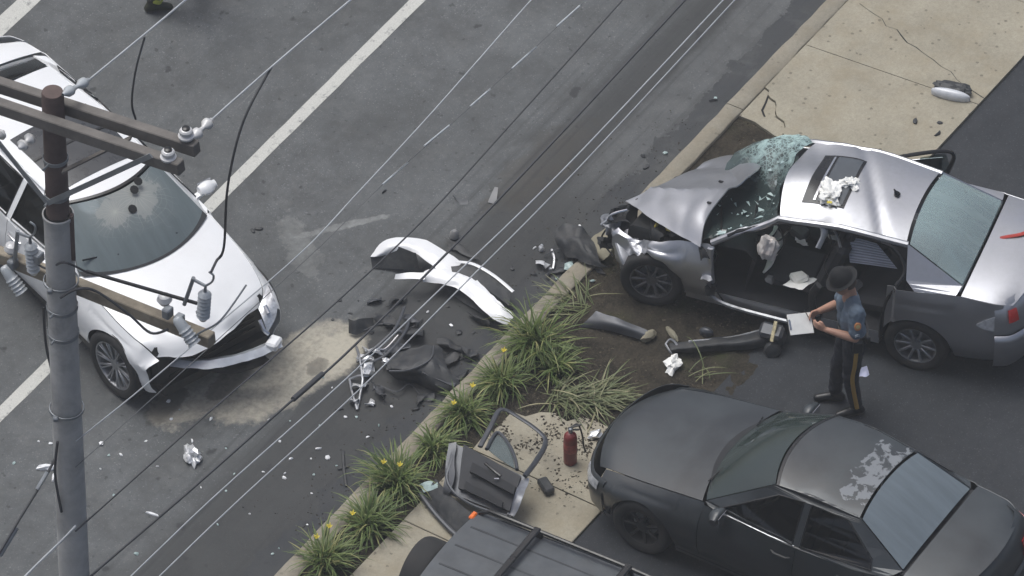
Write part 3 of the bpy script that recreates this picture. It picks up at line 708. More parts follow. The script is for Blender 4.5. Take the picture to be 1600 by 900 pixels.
BLK = dict(axles=(1.36, -1.22), archr=.345, wheelz=.31, zm=.56, sill=.24,
    hood=[[2.125, .66, 1.95, .60, .625], [1.98, .735, 1.82, .64, .69], [1.45, .825, 1.4, .69, .775], [.88, .905, .76, .715, .875]],
    ws=[[.90, .905, .74, .705, .885], [.20, 1.345, .08, .545, 1.30]],
    roof=[[.20, 1.345, .08, .545, 1.30], [-.3, 1.38, -.32, .55, 1.335], [-.76, 1.345, -.80, .525, 1.295]],
    rw=[[-.76, 1.345, -.80, .525, 1.295], [-1.33, 1.02, -1.32, .64, .985]],
    trunk=[[-1.36, 1.01, -1.34, .735, .955], [-1.7, 1.0, -1.66, .72, .94], [-1.97, .965, -1.84, .64, .905]],
    belt=[(.76, .745, .875), (.0, .805, .875), (-.8, .805, .905), (-1.34, .745, .96)],
    ym=[(2.0, .66), (1.85, .78), (1.6, .845), (1.2, .865), (0, .865), (-1.2, .86), (-1.6, .82), (-1.86, .74), (-2.0, .64)],
    splits=(1.86, .74, -.28, -1.0, -1.80), wsb=.035, rwb=.03, bdir=1,
    wins=[[(.55, .915), (.02, 1.235), (-.24, 1.27), (-.24, .90)], [(-.32, .905), (-.32, 1.275), (-.70, 1.255), (-1.03, 1.03), (-1.06, .955)]], hm=M_BLKP)
bl = G(1000, 826, .42)
a_ = R(148.5); X_ = Vector((math.cos(a_), math.sin(a_), 0)); Y_ = Vector((-X_.y, X_.x, 0)); p_ = bl - X_ * 1.36 - Y_ * .84; p_.z = LOT_Z
blk = empty('parked_sedan', p_, a_, 'faded black sedan with lacquer peeling from the back of its roof', 'car')
c = Car(blk, BLK, P_BLACK)
body_common(c, (), None, G_BLK)
pf = [(1.80, .80), (1.98, .72), (2.10, .52), (2.16, .26), (2.175, 0), (2.16, -.26), (2.10, -.52), (1.98, -.72), (1.80, -.80)]
prf = [(.20, .06), (.28, .02), (.42, 0), (.50, -.006), (.54, .01), (.60, .015), (.63, .03), (.645, .05)]
c.fascia('front_bumper', pf, prf, P_BLACK)
for t0, t1 in ((.05, .22), (.78, .95)): c.fascia('headlight', pf, [(.53, .0), (.57, .006), (.615, .025)], M_LAMP, t0, t1, .008, 10)
c.fascia('grille', pf, [(.54, .0), (.58, .01), (.62, .03)], M_BLKP, .36, .64, .01, 12)
pr = [(-1.76, .80), (-1.92, .72), (-2.02, .52), (-2.065, .26), (-2.075, 0), (-2.065, -.26), (-2.02, -.52), (-1.92, -.72), (-1.76, -.80)]
c.fascia('rear_bumper', pr, [(.22, .06), (.3, .015), (.5, 0), (.58, 0), (.60, .03)], P_BLACK)
c.fascia('tail_panel', pr, [(.59, .04), (.72, .045), (.86, .075), (.93, .13), (.95, .17)], P_BLACK)
for t0, t1 in ((.03, .30), (.70, .97)): c.fascia('taillight', pr, [(.66, .035), (.74, .035), (.83, .06)], M_RED, t0, t1, .008, 10)
for a in BLK['axles']:
    for sd in (1, -1): wheel(blk, (a, sd * .735, .31), .31, .20, .205, M_BLKP, sd, 7)  # rims kept near black to paint in the shade around them
for y in (.36, -.36): c.seat(-.12, y)
c.seat(-.94, 0, 1.25, .25, False, 'rear_seat'); dash(c, .42); c.steering(.33, .36, .87); bulk(c, -1.2, .94, .66, d=.4)
c.mirror(1, .50, .755, .93, P_BLACK); c.mirror(-1, .50, .74, .88, P_BLACK)
m = c.mb()
for sd, x0 in ((1, .15), (-1, .55)): m.tube([(.83, sd * .5, .93), (.72, .05 * sd + (.3 if sd < 0 else -.1), 1.0)], .008, 5)
m.build('wiper', M_TRIM, blk)
m = c.mb(); m.tube([(.56, .77, .892), (.0, .795, .885), (-.26, .795, .888)], .008, 5); m.build('window_sill_trim', M_STEEL, blk)
# ---------------------------------------------------------------- dark SUV with roof rack (mostly below the frame)
P_SUV = paint('dark suv paint', (.020, .023, .027), .1, .38, (.075, .082, .09), .7, .25, .5, 2.2)
M_SUVROOF = pm('grey ribbed roof skin', (.070, .078, .086), .5, var=.22, scale=5, dirt=(.12, .12, .12), dirtamt=.3)
A_ = G(742, 789, 1.80); a_ = R(-30.5); X_ = Vector((math.cos(a_), math.sin(a_), 0)); Y_ = Vector((-X_.y, X_.x, 0))
p_ = A_ + X_ * 2.0 - Y_ * .66; p_.z = LOT_Z
suv = empty('parked_suv', p_, a_, 'boxy black suv with ribbed roof, roof rack and spare wheel', 'suv')
SUV = dict(axles=(1.45, -1.22), archr=.43, wheelz=.38, zm=.75, sill=.38,
    hood=[[2.2, 1.02, 2.12, .70, .98], [2.1, 1.06, 2.02, .74, 1.02], [1.5, 1.12, 1.4, .78, 1.06], [1.05, 1.14, .98, .80, 1.09]],
    ws=[[1.02, 1.14, .95, .78, 1.10], [.62, 1.66, .55, .68, 1.63]],
    roof=[[.62, 1.66, .55, .68, 1.63], [-.4, 1.70, -.42, .68, 1.665], [-1.98, 1.685, -1.95, .655, 1.65]],
    rw=[[-1.98, 1.685, -1.95, .655, 1.65], [-2.10, 1.12, -2.06, .74, 1.10]],
    trunk=[[-2.10, 1.12, -2.07, .745, 1.10], [-2.11, 1.10, -2.08, .745, 1.08], [-2.12, 1.08, -2.09, .74, 1.06]],
    belt=[(.98, .80, 1.09), (0, .83, 1.08), (-1.2, .83, 1.09), (-2.06, .75, 1.10)],
    ym=[(2.2, .76), (1.9, .86), (1.2, .885), (-1.5, .88), (-2.0, .84), (-2.12, .8)],
    splits=(2.12, .80, -.22, -1.05, -2.06), wsb=.02, rwb=.005, bdir=0,
    wins=[[(.70, 1.13), (.48, 1.54), (-.18, 1.58), (-.18, 1.12)], [(-.26, 1.12), (-.26, 1.58), (-1.02, 1.58), (-1.02, 1.12)], [(-1.12, 1.14), (-1.12, 1.57), (-1.80, 1.55), (-1.9, 1.14)]], hm=M_BLKP, sillm=M_BLKP)
G_SUV = {'ws': glass('suv windshield', (.3, .34, .34)), 'rw': glass('suv rear glass', (.06, .07, .08)), 'side': glass('suv side glass', (.06, .07, .08))}
c = Car(suv, SUV, P_SUV); body_common(c, ('roof',), None, G_SUV)
c.top('roof', SUV['roof'], 30, 30, M_SUVROOF, .004, .0, .0, thick=.02)
roofz = lambda x, y: lin(sorted([(q[0], q[1]) for q in SUV['roof']]), x) - .035 * abs(y / .67) ** 2.4
for k, y in enumerate((-.42, -.14, .14, .42)):                                  # pressed ribs
    m = c.mb(); m.tube([(x, y, roofz(x, y) - .003) for x in [lerp(-1.90, .45, i / 12) for i in range(13)]], .017, 6, True, .5); m.build('roof_rib', P_SUV, suv)
for sd in (1, -1):
    m = c.mb(); pts = [(-1.93, sd * .625, roofz(-1.93, .62) + .0)] + [(x, sd * .63, roofz(x, .63) + .075) for x in [lerp(-1.82, .35, i / 9) for i in range(10)]] + [(.5, sd * .62, roofz(.5, .62))]
    m.tube(pts, .021, 8)
    for x in (-1.30, -.35): m.box((x, sd * .63, roofz(x, .63) + .03), (.07, .04, .09), None, .01)
    m.build('roof_rail', M_TRIM, suv)
for x in (-1.32, -.36):
    m = c.mb(); m.bar((x, -.65, roofz(x, 0) + .065), (x, .65, roofz(x, 0) + .065), .07, .028, bev=.012); m.build('crossbar', M_TRIM, suv)
for y in (-.57, .57): 
    m = c.mb(); m.box((-1.965, y, 1.655), (.05, .10, .04), None, .012); m.build('marker_lamp', M_AMBER, suv)
m = c.mb(); m.box((-2.07, 0, .78), (.05, 1.5, .70), None, .02); m.build('tailgate', P_SUV, suv)
m = c.mb(); m.box((-2.2, 0, .50), (.22, 1.66, .2), None, .05); m.build('rear_bumper', M_BLKP, suv)
m = c.mb(); m.box((2.22, 0, .55), (.22, 1.66, .26), None, .06); m.build('front_bumper', M_BLKP, suv)
m = c.mb(); m.box((2.17, 0, .82), (.06, 1.42, .28), None, .03); m.build('grille', M_BLKP, suv)
for sd in (1, -1):
    m = c.mb(); m.lathe([(.001, .03), (.08, .025), (.10, 0)], 20, Matrix.Rotation(R(90), 3, 'Y'), (2.19, sd * .55, .84)); m.build('headlight', M_LAMP, suv)
    m = c.mb(); m.box((-2.08, sd * .78, .92), (.07, .10, .34), None, .015); m.build('taillight', M_RED, suv)
for a in SUV['axles']:
    for sd in (1, -1): wheel(suv, (a, sd * .76, .38), .38, .25, .225, M_ALLOYD, sd, 6)
sp = wheel(suv, (-2.26, .22, 1.02), .37, .25, .22, M_ALLOYD, 1, 6); sp.rotation_euler = (0, 0, R(90)); sp.name = 'spare_wheel'
m = c.mb(); m.box((-2.12, .22, 1.0), (.14, .2, .2)); m.build('spare_bracket', M_BLKP, suv)
for y in (.38, -.38): c.seat(-.1, y)
c.seat(-1.0, 0, 1.3, .2, True, 'rear_seat'); dash(c, .62, .72, 1.0)
for sd in (1, -1): c.mirror(sd, .70, .84, 1.16, M_BLKP)
# ---------------------------------------------------------------- silver sedan, wrecked
M_GREYD = pm('grey cabin plastic', (.10, .10, .105), .7, var=.3)
def sst(a, b, x): t = max(0, min(1, (x - a) / (b - a))); return t * t * (3 - 2 * t)
P_SILVER = paint('silver paint', (.46, .47, .50), .88, .36, (.15, .145, .135), .45, .3, .5, 2.6)
G_SIL = {'ws': glass('shattered silver windshield', (.20, .28, .27), .9, .9, (.38, -.55, 1.25), .62, (.40, .54, .53), haze=.10), 'rw': glass('silver rear glass', (.72, .82, .81), 1.6, haze=.34, frost=(.56, .68, .68)), 'side': glass('silver side glass', (.25, .3, .3), .9)}
SIL = dict(axles=(1.345, -1.345), archr=.355, wheelz=.31, zm=.58, sill=.24,
    hood=[[2.1, .66, 1.95, .62, .63], [1.95, .74, 1.8, .68, .70], [1.4, .86, 1.35, .74, .81], [.9, .93, .77, .76, .90]],
    ws=[[.92, .94, .75, .74, .91], [.24, 1.35, .14, .57, 1.305]],
    roof=[[.24, 1.35, .14, .57, 1.305], [-.45, 1.395, -.47, .575, 1.345], [-1.1, 1.345, -1.14, .54, 1.295]],
    rw=[[-1.1, 1.345, -1.14, .54, 1.295], [-1.74, 1.06, -1.72, .64, 1.02]],
    trunk=[[-1.76, 1.055, -1.74, .765, .995], [-2.1, 1.035, -2.06, .74, .975], [-2.36, 1.0, -2.24, .66, .935]],
    belt=[(.77, .78, .90), (0, .83, .90), (-.9, .83, .93), (-1.74, .77, 1.0)],
    ym=[(2.1, .66), (1.9, .78), (1.6, .85), (1.2, .885), (0, .885), (-1.3, .885), (-1.8, .85), (-2.2, .76), (-2.36, .66)],
    splits=(1.9, .70, -.30, -1.02, -2.16), rwb=.035, wsb=.03, bdir=-1,
    wins=[[(.52, .94), (.08, 1.25), (-.28, 1.285), (-.28, .93)], [(-.36, .935), (-.36, 1.285), (-.95, 1.265), (-1.24, 1.06), (-1.26, .975)]], hm=P_SILVER)
wf, wr = G(1012, 440, .40), G(1430, 540, .41)
v_ = wf - wr; a_ = math.atan2(v_.y, v_.x); X_ = Vector((math.cos(a_), math.sin(a_), 0)); Y_ = Vector((-X_.y, X_.x, 0)); p_ = (wf + wr) / 2 - Y_ * .86; p_.z = .09
sil = empty('wrecked_sedan', p_, a_, 'wrecked silver sedan with its near doors gone and hood buckled up', 'car')
SILM = Matrix.Translation(p_) @ Matrix.Rotation(a_, 4, 'Z'); SILI = SILM.inverted()
def SL(px, py, z): return SILI @ G(px, py, z)
def silfn(v):
    v = v.copy(); k = sst(.75, 1.7, v.x)
    if v.x > 1.15: v.x = 1.15 + (v.x - 1.15) * .76
    v += (crump(v, .10, 3.6, 2.0) + crump(v, .05, 8, 4.0)) * k; v.y -= .10 * sst(1.2, 2.0, v.x); v.z -= .09 * k * sst(.5, .9, v.z)
    if v.z > 1.1:                                             # roof skin creased towards the front
        f = sst(-.35, .15, v.x); v.z += (.035 * math.sin(v.y * 7 + 1.0) - .02 * abs(math.sin(v.x * 9 + v.y * 4))) * f
        v.z -= .018 * math.exp(-((v.x + .62 + v.y * .5) / .05) ** 2)
        v.z -= .03 * math.exp(-((v.x + .25) / .12) ** 2 - ((v.y - .5) / .12) ** 2)
    if v.y > .5 and -1.1 < v.x < -.95: v.y -= .05 * sst(.3, .7, v.z) * (1 - sst(.9, 1.1, v.z))
    if v.y < -.1 and v.x > .7: k2 = sst(.7, 1.1, v.x); v.y *= 1 - .30 * k2; v.z *= 1 - .22 * k2; v.x -= .1 * k2
    return v
c = Car(sil, SIL, P_SILVER, silfn)
body_common(c, ('hood', 'ws', ('fender', -1), ('fdoor', 1), ('rdoor', 1), ('fdoor', -1), ('rdoor', -1), ('lens', 1), ('lens', -1)), None, G_SIL)
for sd in (1, -1):
    m = c.mb(); m.tube([(p[0], sd * (p[1] - .012), p[2] - .022) for p in c.rail if p[0] > -1.2], .034, 8, True); m.build('roof_side_rail', P_SILVER, sil)
    rl = [(p[0], p[2]) for p in c.rail if p[0] <= -.98]; lo = [(x, c.tedge(x)[1] + .002) for x in (-1.7, -1.55, -1.4, -1.30)] + [(-1.20, 1.03)]
    c.lens('rear_pillar', sd, rl + lo, [], P_SILVER, 0, .02)
# buckled hood
HC = [[(978, 314, .78), (1012, 299, .86), (1050, 280, .90), (1098, 255, .86), (1112, 250, .74)],
      [(1012, 337, .88), (1048, 314, 1.00), (1090, 282, 1.04), (1130, 247, .96), (1146, 243, .82)],
      [(1052, 362, .95), (1080, 330, 1.10), (1122, 292, 1.20), (1162, 245, 1.12), (1176, 240, .92)],
      [(1093, 386, 1.00), (1102, 345, 1.14), (1132, 305, 1.28), (1180, 268, 1.34), (1192, 252, 1.10)]]
P = sgrid([[SL(*q) for q in r] for r in HC], 9, 8)
P = [[q + crump(q, .012, 3.2, 5.0) + Vector((0, 0, .045 * math.exp(-abs(j - 9 - i * .30) / 2.2) - .035 * math.exp(-((j - 22 + i * .1) / 1.2) ** 2))) for j, q in enumerate(r)] for i, r in enumerate(P)]
m = MB(); m.grid(P); m.build('hood', P_SILVER, sil, thick=.012, ang=22)
for i_, j_ in ((20, 26), (18, 17), (22, 12)):
    m = MB(); m.box(P[i_][j_] + Vector((0, 0, .008)), (.05, .03, .014), None, .005); m.build('washer_nozzle', M_TRIM, sil)
# shattered windshield, caved in on the near side and pushed up on the far side
WC = [[(.84, .72, .90), (.93, .35, .93), (.95, .0, .96), (.90, -.4, 1.02), (.75, -.74, .93)],
      [(.62, .66, .98), (.62, .34, .96), (.66, .02, 1.04), (.62, -.40, 1.22), (.52, -.72, 1.10)],
      [(.36, .62, 1.12), (.34, .30, 1.08), (.36, .0, 1.15), (.38, -.36, 1.32), (.32, -.64, 1.24)],
      [(.16, .55, 1.27), (.22, .28, 1.325), (.23, .0, 1.335), (.23, -.30, 1.345), (.16, -.55, 1.28)]]
P = sgrid([[Vector(q) for q in r] for r in WC], 7, 6); P = [[q + crump(q, .03, 6, 8) for q in r] for r in P]
m = MB(); m.grid(P); m.build('windshield', G_SIL['ws'], sil, ang=18)
# loose glass shards caught in the sag
m = MB(); rnd = random.Random(4)
for i in range(60):
    i_, j_ = rnd.randrange(3, 19), rnd.randrange(1, 16); q = P[i_][j_] + Vector((0, 0, .012)); s_ = rnd.uniform(.015, .06)
    m.add([q + Vector((rnd.uniform(-s_, s_), rnd.uniform(-s_, s_), rnd.uniform(0, .02))) for _ in range(3)], [(0, 1, 2)])
M_SHARD = pm('crazed glass', (.36, .46, .45), .35, var=.3); tag(m.build('glass_shards', M_SHARD, sil, smooth=False), kind='stuff')
m = c.mb(); m.tube([(.80, -.66, .92), (.5, .1, 1.02), (.42, .42, 1.03)], .010, 5); m.tube([(.86, .1, .95), (.7, .6, .95)], .010, 5); m.build('wiper', M_TRIM, sil)
# front end: engine bay, rails, torn beam
m = c.mb(); m.box((1.35, 0, .52), (1.0, 1.22, .36), None, .05); m.box((1.35, .1, .72), (.55, .6, .16), None, .05); m.box((1.45, .5, .70), (.26, .2, .18), None, .03); m.box((1.15, .52, .74), (.2, .18, .14), None, .03)
m.tube([(1.2, .3, .82), (1.5, .4, .84), (1.75, .35, .7)], .035, 8); m.build('engine_bay', M_BLKP, sil)
for q_ in ((1.50, .52, .80), (1.25, .55, .83)): m = c.mb(); m.box(q_, (.07, .07, .03), None, .01); m.build('reservoir_cap', pm('yellow cap', (.45, .36, .06), .5), sil)
m = MB(); pts = [SL(*q) for q in ((948, 338, .75), (962, 362, .66), (975, 400, .58), (985, 420, .5))]; m.tube(crom(pts, 5), .05, 8, True, .5); m.build('torn_beam', M_STEEL, sil)
P = sgrid([[SL(*q) for q in r] for r in ([(955, 330, .78), (985, 318, .80), (1010, 300, .82)], [(948, 352, .62), (972, 350, .66), (995, 330, .7)], [(958, 385, .45), (975, 380, .48), (990, 360, .5)])], 6, 6)
m = MB(); m.grid([[q + crump(q, .05, 7, 3) for q in r] for r in P]); m.build('front_panel', M_BLKP, sil, thick=.01, ang=30)
m = MB(); m.tube(crom([SL(945, 345, .72), SL(958, 334, .80), SL(980, 328, .82)], 4), .012, 6); m.tube([SL(940, 352, .7), SL(950, 345, .75)], .02, 6); m.build('torn_edge', M_CHROME, sil)
# rear
pr = [(-2.12, .84), (-2.28, .76), (-2.40, .54), (-2.45, .27), (-2.46, 0), (-2.45, -.27), (-2.40, -.54), (-2.28, -.76), (-2.12, -.84)]
c.fascia('rear_bumper', pr, [(.22, .07), (.32, .02), (.5, 0), (.58, -.01), (.62, .0), (.635, .03)], P_SILVER)
c.fascia('tail_panel', pr, [(.62, .05), (.75, .05), (.88, .08), (.95, .13), (.975, .18)], P_SILVER)
def tl(sd):
    m = MB(); m.mi = 0
    P = [[Vector((x, sd * (c.yb(x, z) + .006), z)) for z in (lo, lerp(lo, hi, .33), lerp(lo, hi, .66), hi)] for x, lo, hi in ((-1.93, .735, .75), (-2.0, .70, .80), (-2.1, .68, .85), (-2.17, .67, .875))]
    m.grid(P, sd > 0); o = m.build('taillight', M_LAMP, sil, thick=.004)
    return o
for sd, t0, t1 in ((1, .10, .17), (-1, .83, .90)):
    tl(sd); c.fascia('taillight', pr, [(.80, .04), (.84, .05), (.89, .07), (.92, .09)], M_RED, t0, t1, .008, 10)
c.fascia('number_plate', pr, [(.70, .03), (.82, .04)], M_PAPER, .43, .57, .012, 4)
# sunroof frame, whose black sheet also paints the shaded open gap, and slid-back glass
def onroof(name, x0, x1, y0, y1, mat, up, parent, nx=8, ny=12, thick=.006):
    def zat(x, y):
        a, b_ = 0.0, 1.0
        for _ in range(24):
            u = (a + b_) / 2; g = c.sec(c.S['roof'], u); t = y / g[3]
            if g[0] + (g[2] - g[0]) * t * t > x: a = u
            else: b_ = u
        return g[1] + (g[4] - g[1]) * abs(t) ** 2.4
    m = c.mb(); m.grid([[Vector((lerp(x0, x1, i / nx), lerp(y0, y1, j / ny), zat(lerp(x0, x1, i / nx), lerp(y0, y1, j / ny)) + up)) for j in range(ny + 1)] for i in range(nx + 1)], x1 < x0)
    return m.build(name, mat, parent, thick=thick)
M_SUNROOF = pm('grey sunroof glass', (.075, .085, .095), .18, coat=.3, var=.1)
fr_ = onroof('sunroof_frame', -.02, -.44, -.36, .36, M_TRIM, .005, sil)
onroof('sunroof_glass', -.17, -.415, -.33, .33, M_SUNROOF, .012, fr_); onroof('sunroof_lip', -.125, -.145, -.33, .33, M_CHROME, .012, fr_, 2)
m = c.mb(); m.lathe([(.035, 0), (.03, .02), (.012, .05), (.006, .075), (.001, .08)], 10, Matrix.Rotation(.5, 3, 'Y'), (-.86, .0, 1.372)); m.build('antenna', M_TRIM, sil)
# interior seen through the missing doors
wheel(sil, (1.345 * .985, .76, .31), .315, .21, .215, M_ALLOYD, 1, 10, R(6)); wheel(sil, (1.12, -.56, .31), .315, .21, .215, M_ALLOYD, -1, 10); wheel(sil, (-1.345, .765, .31), .315, .21, .215, M_ALLOY, 1, 10); wheel(sil, (-1.345, -.765, .31), .315, .21, .215, M_ALLOY, -1, 10)
for y in (.36, -.36): c.seat(-.22, y, .5, .35)
c.seat(-1.08, 0, 1.28, .3, True, 'rear_seat'); dash(c, .42, .70, .80); c.steering(.26, .36, .86); bulk(c, -1.52, .97, .68, 'parcel_shelf', pm('pale parcel shelf', (.42, .46, .45), .8, var=.25, scale=4), .40)
m = MB(); m.grid(sgrid([[Vector((.22 + .05 * math.sin(i * 2), .28 + .09 * j + .02 * i, .98 - .10 * i + .03 * math.cos(j * 2.2 + i))) for j in range(4)] for i in range(5)], 4, 4)); m.build('airbag', M_AIRBAG, sil, thick=.02)
m = MB(); m.grid(sgrid([[Vector((.28 + .04 * math.sin(i * 2 + 1), -.30 - .09 * j, 1.0 - .08 * i + .03 * math.cos(j * 2 + i))) for j in range(4)] for i in range(4)], 4, 4)); m.build('airbag', M_AIRBAG, sil, thick=.02)
SQ = [[(1326, 371, 1.18), (1346, 374, 1.18), (1370, 381, 1.17)], [(1326, 390, 1.06), (1352, 394, 1.06), (1386, 400, 1.05)], [(1328, 410, .95), (1360, 414, .95), (1402, 420, .95)]]
P = sgrid([[SL(*q) for q in r] for r in SQ], 5, 5); m = MB(); m.grid(P); sh = m.build('side_curtain', pm('white side curtain', (.62, .64, .70), .7, var=.06), sil, thick=.004)
for k in range(1, 10):
    m = MB(); m.tube([q + Vector((0, .006, .006)) for q in P[k]], .006, 5); m.build('curtain_fold', pm('grey fold', (.34, .35, .40), .7), sh)
m = c.mb(); m.tube(crom([(.60, .70, 1.0), (.30, .61, 1.19), (.05, .575, 1.26), (-.3, .57, 1.30), (-.75, .57, 1.295), (-1.0, .58, 1.25), (-1.16, .66, 1.08), (-1.10, .80, .93), (-1.03, .86, .75), (-1.0, .87, .5), (-1.0, .87, .33)], 5), .019, 7); m.build('door_seal', M_TRIM, sil)
for k_, (q_, w_) in enumerate((((.18, .70, .55), .10), ((-.1, .62, .62), .14), ((-.62, .58, .60), .16), ((-.75, .1, .72), .2), ((.1, 0, .6), .18))):
    m = MB(); m.box(q_, (w_, w_ * .8, w_ * .5), Matrix.Rotation(k_ * .7, 3, 'Z') @ Matrix.Rotation(.3, 3, 'X'), .02); m.v = [tuple(Vector(v) + crump(Vector(v), .04, 7, k_)) for v in m.v]; m.build('cabin_debris', (M_GREYD, M_AIRBAG, M_GREYD, M_SEAT, M_GREYD)[k_], sil, ang=30)
m = c.mb(); m.box((-.31, .80, .33), (.16, .10, .14), None, .03); m.tube(crom([(-.31, .80, .36), (-.30, .84, .62), (-.38, .90, .84)], 4), [.05] * 3 + [.045] * 3 + [.04] * 3, 8, True, .6); m.build('cut_door_pillar', M_BLKP, sil)
m = c.mb(); m.tube(crom([(.74, .86, .52), (.70, .87, .34), (.5, .88, .27), (.0, .885, .255), (-.3, .885, .26)], 5), .022, 6); m.build('scuff_plate', M_STEEL, sil)
m = c.mb(); m.tube(crom([(.74, .80, .88), (.72, .84, .70), (.70, .85, .50)], 4), .03, 8); m.build('hinge_pillar', P_SILVER, sil)
m = c.mb(); m.tube(crom([(-.30, .56, 1.30), (-.33, .60, 1.24), (-.30, .70, 1.12)], 4), [.04] * 5 + [.03] * 4, 8, True, .6); m.tube(crom([(-.28, .40, 1.28), (-.42, .5, 1.16), (-.5, .62, 1.12)], 5), .014, 6); m.build('hanging_pillar_trim', M_STEEL, sil)
# far doors standing ajar
def ajar(hx, hy, ang):
    def f(v):
        q = silfn(v); d = q - Vector((hx, hy, 0)); return Vector((hx, hy, 0)) + Matrix.Rotation(ang, 3, 'Z') @ d
    return f
for nm, x0, x1, ang, win in (('front_door', -.30, .70, R(5), SIL['wins'][0]), ('rear_door', -1.02, -.30, R(24), SIL['wins'][1])):
    c.fn = ajar(x1, -.86, ang)
    o = c.side(nm, -1, x0, x1, P_SILVER, 20)
    fp = [(1283, 234, 1.10), (1305, 230, 1.22), (1335, 236, 1.27), (1362, 250, 1.22), (1374, 262, 1.05)] if nm == 'front_door' else [(1372, 262, 1.02), (1392, 249, 1.20), (1430, 241, 1.27), (1476, 236, 1.25), (1490, 243, 1.20), (1484, 262, 1.06), (1470, 290, .92)]
    m = MB(); m.tube(crom([SL(*q) for q in fp], 5), .028, 8, True, .7); m.build('door_window_frame', M_TRIM, o)
    if nm == 'rear_door':
        P = sgrid([[SL(*q) for q in r] for r in ([(1438, 246, 1.24), (1478, 239, 1.23)], [(1432, 268, 1.10), (1482, 262, 1.06)], [(1425, 285, 1.0), (1468, 288, .94)])], 4, 4); m = MB(); m.grid(P); m.build('door_glass', G_SIL['side'], o)
c.fn = silfn

# ---------------------------------------------------------------- white crossover with a smashed front
P_WHITE = paint('white paint', (.80, .81, .82), .0, .32, (.52, .51, .48), .28, .6, .5, 2.2)
G_WHT = {'ws': glass('cracked white car windshield', (.62, .70, .70), 1.3, 0, (0, 0, 0), .5, (.20, .24, .25), .82, ((.44, .12, 0, .46), (.50, -.16, 0, .30)), (.36, .365, .345)), 'rw': glass('white car rear glass', (.16, .2, .2), 1.1), 'side': glass('white car side glass', (.12, .15, .15), 1.0)}
WHT = dict(axles=(1.39, -1.40), archr=.40, wheelz=.355, zm=.62, sill=.27,
    hood=[[2.10, .70, 1.88, .62, .68], [1.95, .80, 1.74, .69, .76], [1.4, .935, 1.3, .76, .875], [.97, 1.0, .70, .77, .96]],
    ws=[[.99, 1.0, .72, .75, .96], [.31, 1.39, .13, .55, 1.35]],
    roof=[[.31, 1.39, .13, .55, 1.35], [-.5, 1.44, -.52, .57, 1.39], [-1.60, 1.37, -1.62, .52, 1.32]],
    rw=[[-1.60, 1.37, -1.62, .52, 1.32], [-2.10, 1.10, -2.06, .64, 1.06]],
    trunk=[[-2.12, 1.095, -2.08, .75, 1.035], [-2.4, 1.05, -2.36, .72, .985], [-2.66, .98, -2.5, .62, .915]],
    belt=[(.72, .79, .96), (0, .83, .94), (-1, .83, .97), (-2.08, .76, 1.04)],
    ym=[(2.1, .68), (1.9, .78), (1.65, .84), (1.2, .87), (-1.3, .87), (-1.9, .84), (-2.4, .76), (-2.6, .66)],
    splits=(1.93, .66, -.36, -1.16, -2.46), wsb=.045, rwb=.03, bdir=1,
    wins=[[(.48, .99), (.05, 1.28), (-.32, 1.325), (-.32, .97)], [(-.40, .97), (-.40, 1.33), (-1.10, 1.315), (-1.22, 1.0)], [(-1.30, 1.02), (-1.20, 1.30), (-1.50, 1.265), (-1.78, 1.08)]], hm=M_CHROME, sillm=M_BLKP)
a_ = R(-53.5); X_ = Vector((math.cos(a_), math.sin(a_), 0)); Y_ = Vector((-X_.y, X_.x, 0)); p_ = G(180, 570, .355) - X_ * 1.39 + Y_ * .81; p_.z = 0.0
wht = empty('crashed_crossover', p_, a_, 'white crossover with its front bumper torn off and windshield cracked', 'car')
WM = Matrix.Translation(p_) @ Matrix.Rotation(a_, 4, 'Z'); WI = WM.inverted()
def WL(px, py, z): return WI @ G(px, py, z)
def whtfn(v):
    v = v.copy(); k = sst(1.45, 2.05, v.x)
    v += crump(v, .05, 3.2, 6.0) * k; v.x -= .06 * k * (1 + math.sin(v.y * 5)); return v
c = Car(wht, WHT, P_WHITE, whtfn)
body_common(c, (), None, G_WHT)
M_PANO = pm('panorama roof glass', (.035, .038, .042), .30, coat=.2, var=.15)
onroof('panorama_roof', .02, -.86, -.44, .44, M_PANO, .006, wht, 16, 16)
onroof('panorama_joint', -.44, -.47, -.44, .44, M_TRIM, .014, wht, 2, 16)
m = c.mb(); m.box((1.72, 0, .52), (.30, 1.30, .46), None, .04); m.box((1.5, 0, .55), (.5, 1.2, .5), None, .05); m.build('radiator_support', M_BLKP, wht)
for z in (.40, .48, .56, .64):
    m = c.mb(); m.bar((1.885, -.52, z), (1.885, .52, z), .01, .02); m.build('radiator_slat', M_TRIM, wht)
def strip(name, pts, w, mat, parent, thick=.004, n=6, arch=.2, upv=None, ang=40, taper=None):   # a bent ribbon of sheet
    C = crom(pts, n); L = len(C); P = []
    for i, q in enumerate(C):
        t = (C[min(i + 1, L - 1)] - C[max(i - 1, 0)]).normalized(); u = upv or Vector((0, 0, 1)); s_ = u.cross(t); s_ = s_.normalized() if s_.length > 1e-4 else Vector((1, 0, 0)); nn = t.cross(s_)
        ww = w * (lin(taper, i / (L - 1)) if taper else 1)
        P.append([q + s_ * (ww * (k / 4 - .5)) - nn * (ww * arch * (2 * k / 4 - 1) ** 2) for k in range(5)])
    m = MB(); m.grid(P); return m.build(name, mat, parent, thick=thick, ang=ang)
M_BEAM = pm('bumper beam alloy', (.50, .53, .57), .4, metal=.6, var=.2, dirt=(.2, .2, .2), dirtamt=.4)
m = MB(); C = crom([WL(236, 556, .50), WL(290, 568, .50), WL(345, 566, .50), WL(400, 551, .50), WL(436, 535, .52)], 6)
m.tube(C, .068, 4, True, .62); m.v = [tuple(Vector(v) + crump(Vector(v), .012, 9, 3)) for v in m.v]
m.build('bumper_beam', M_BEAM, wht, ang=30)
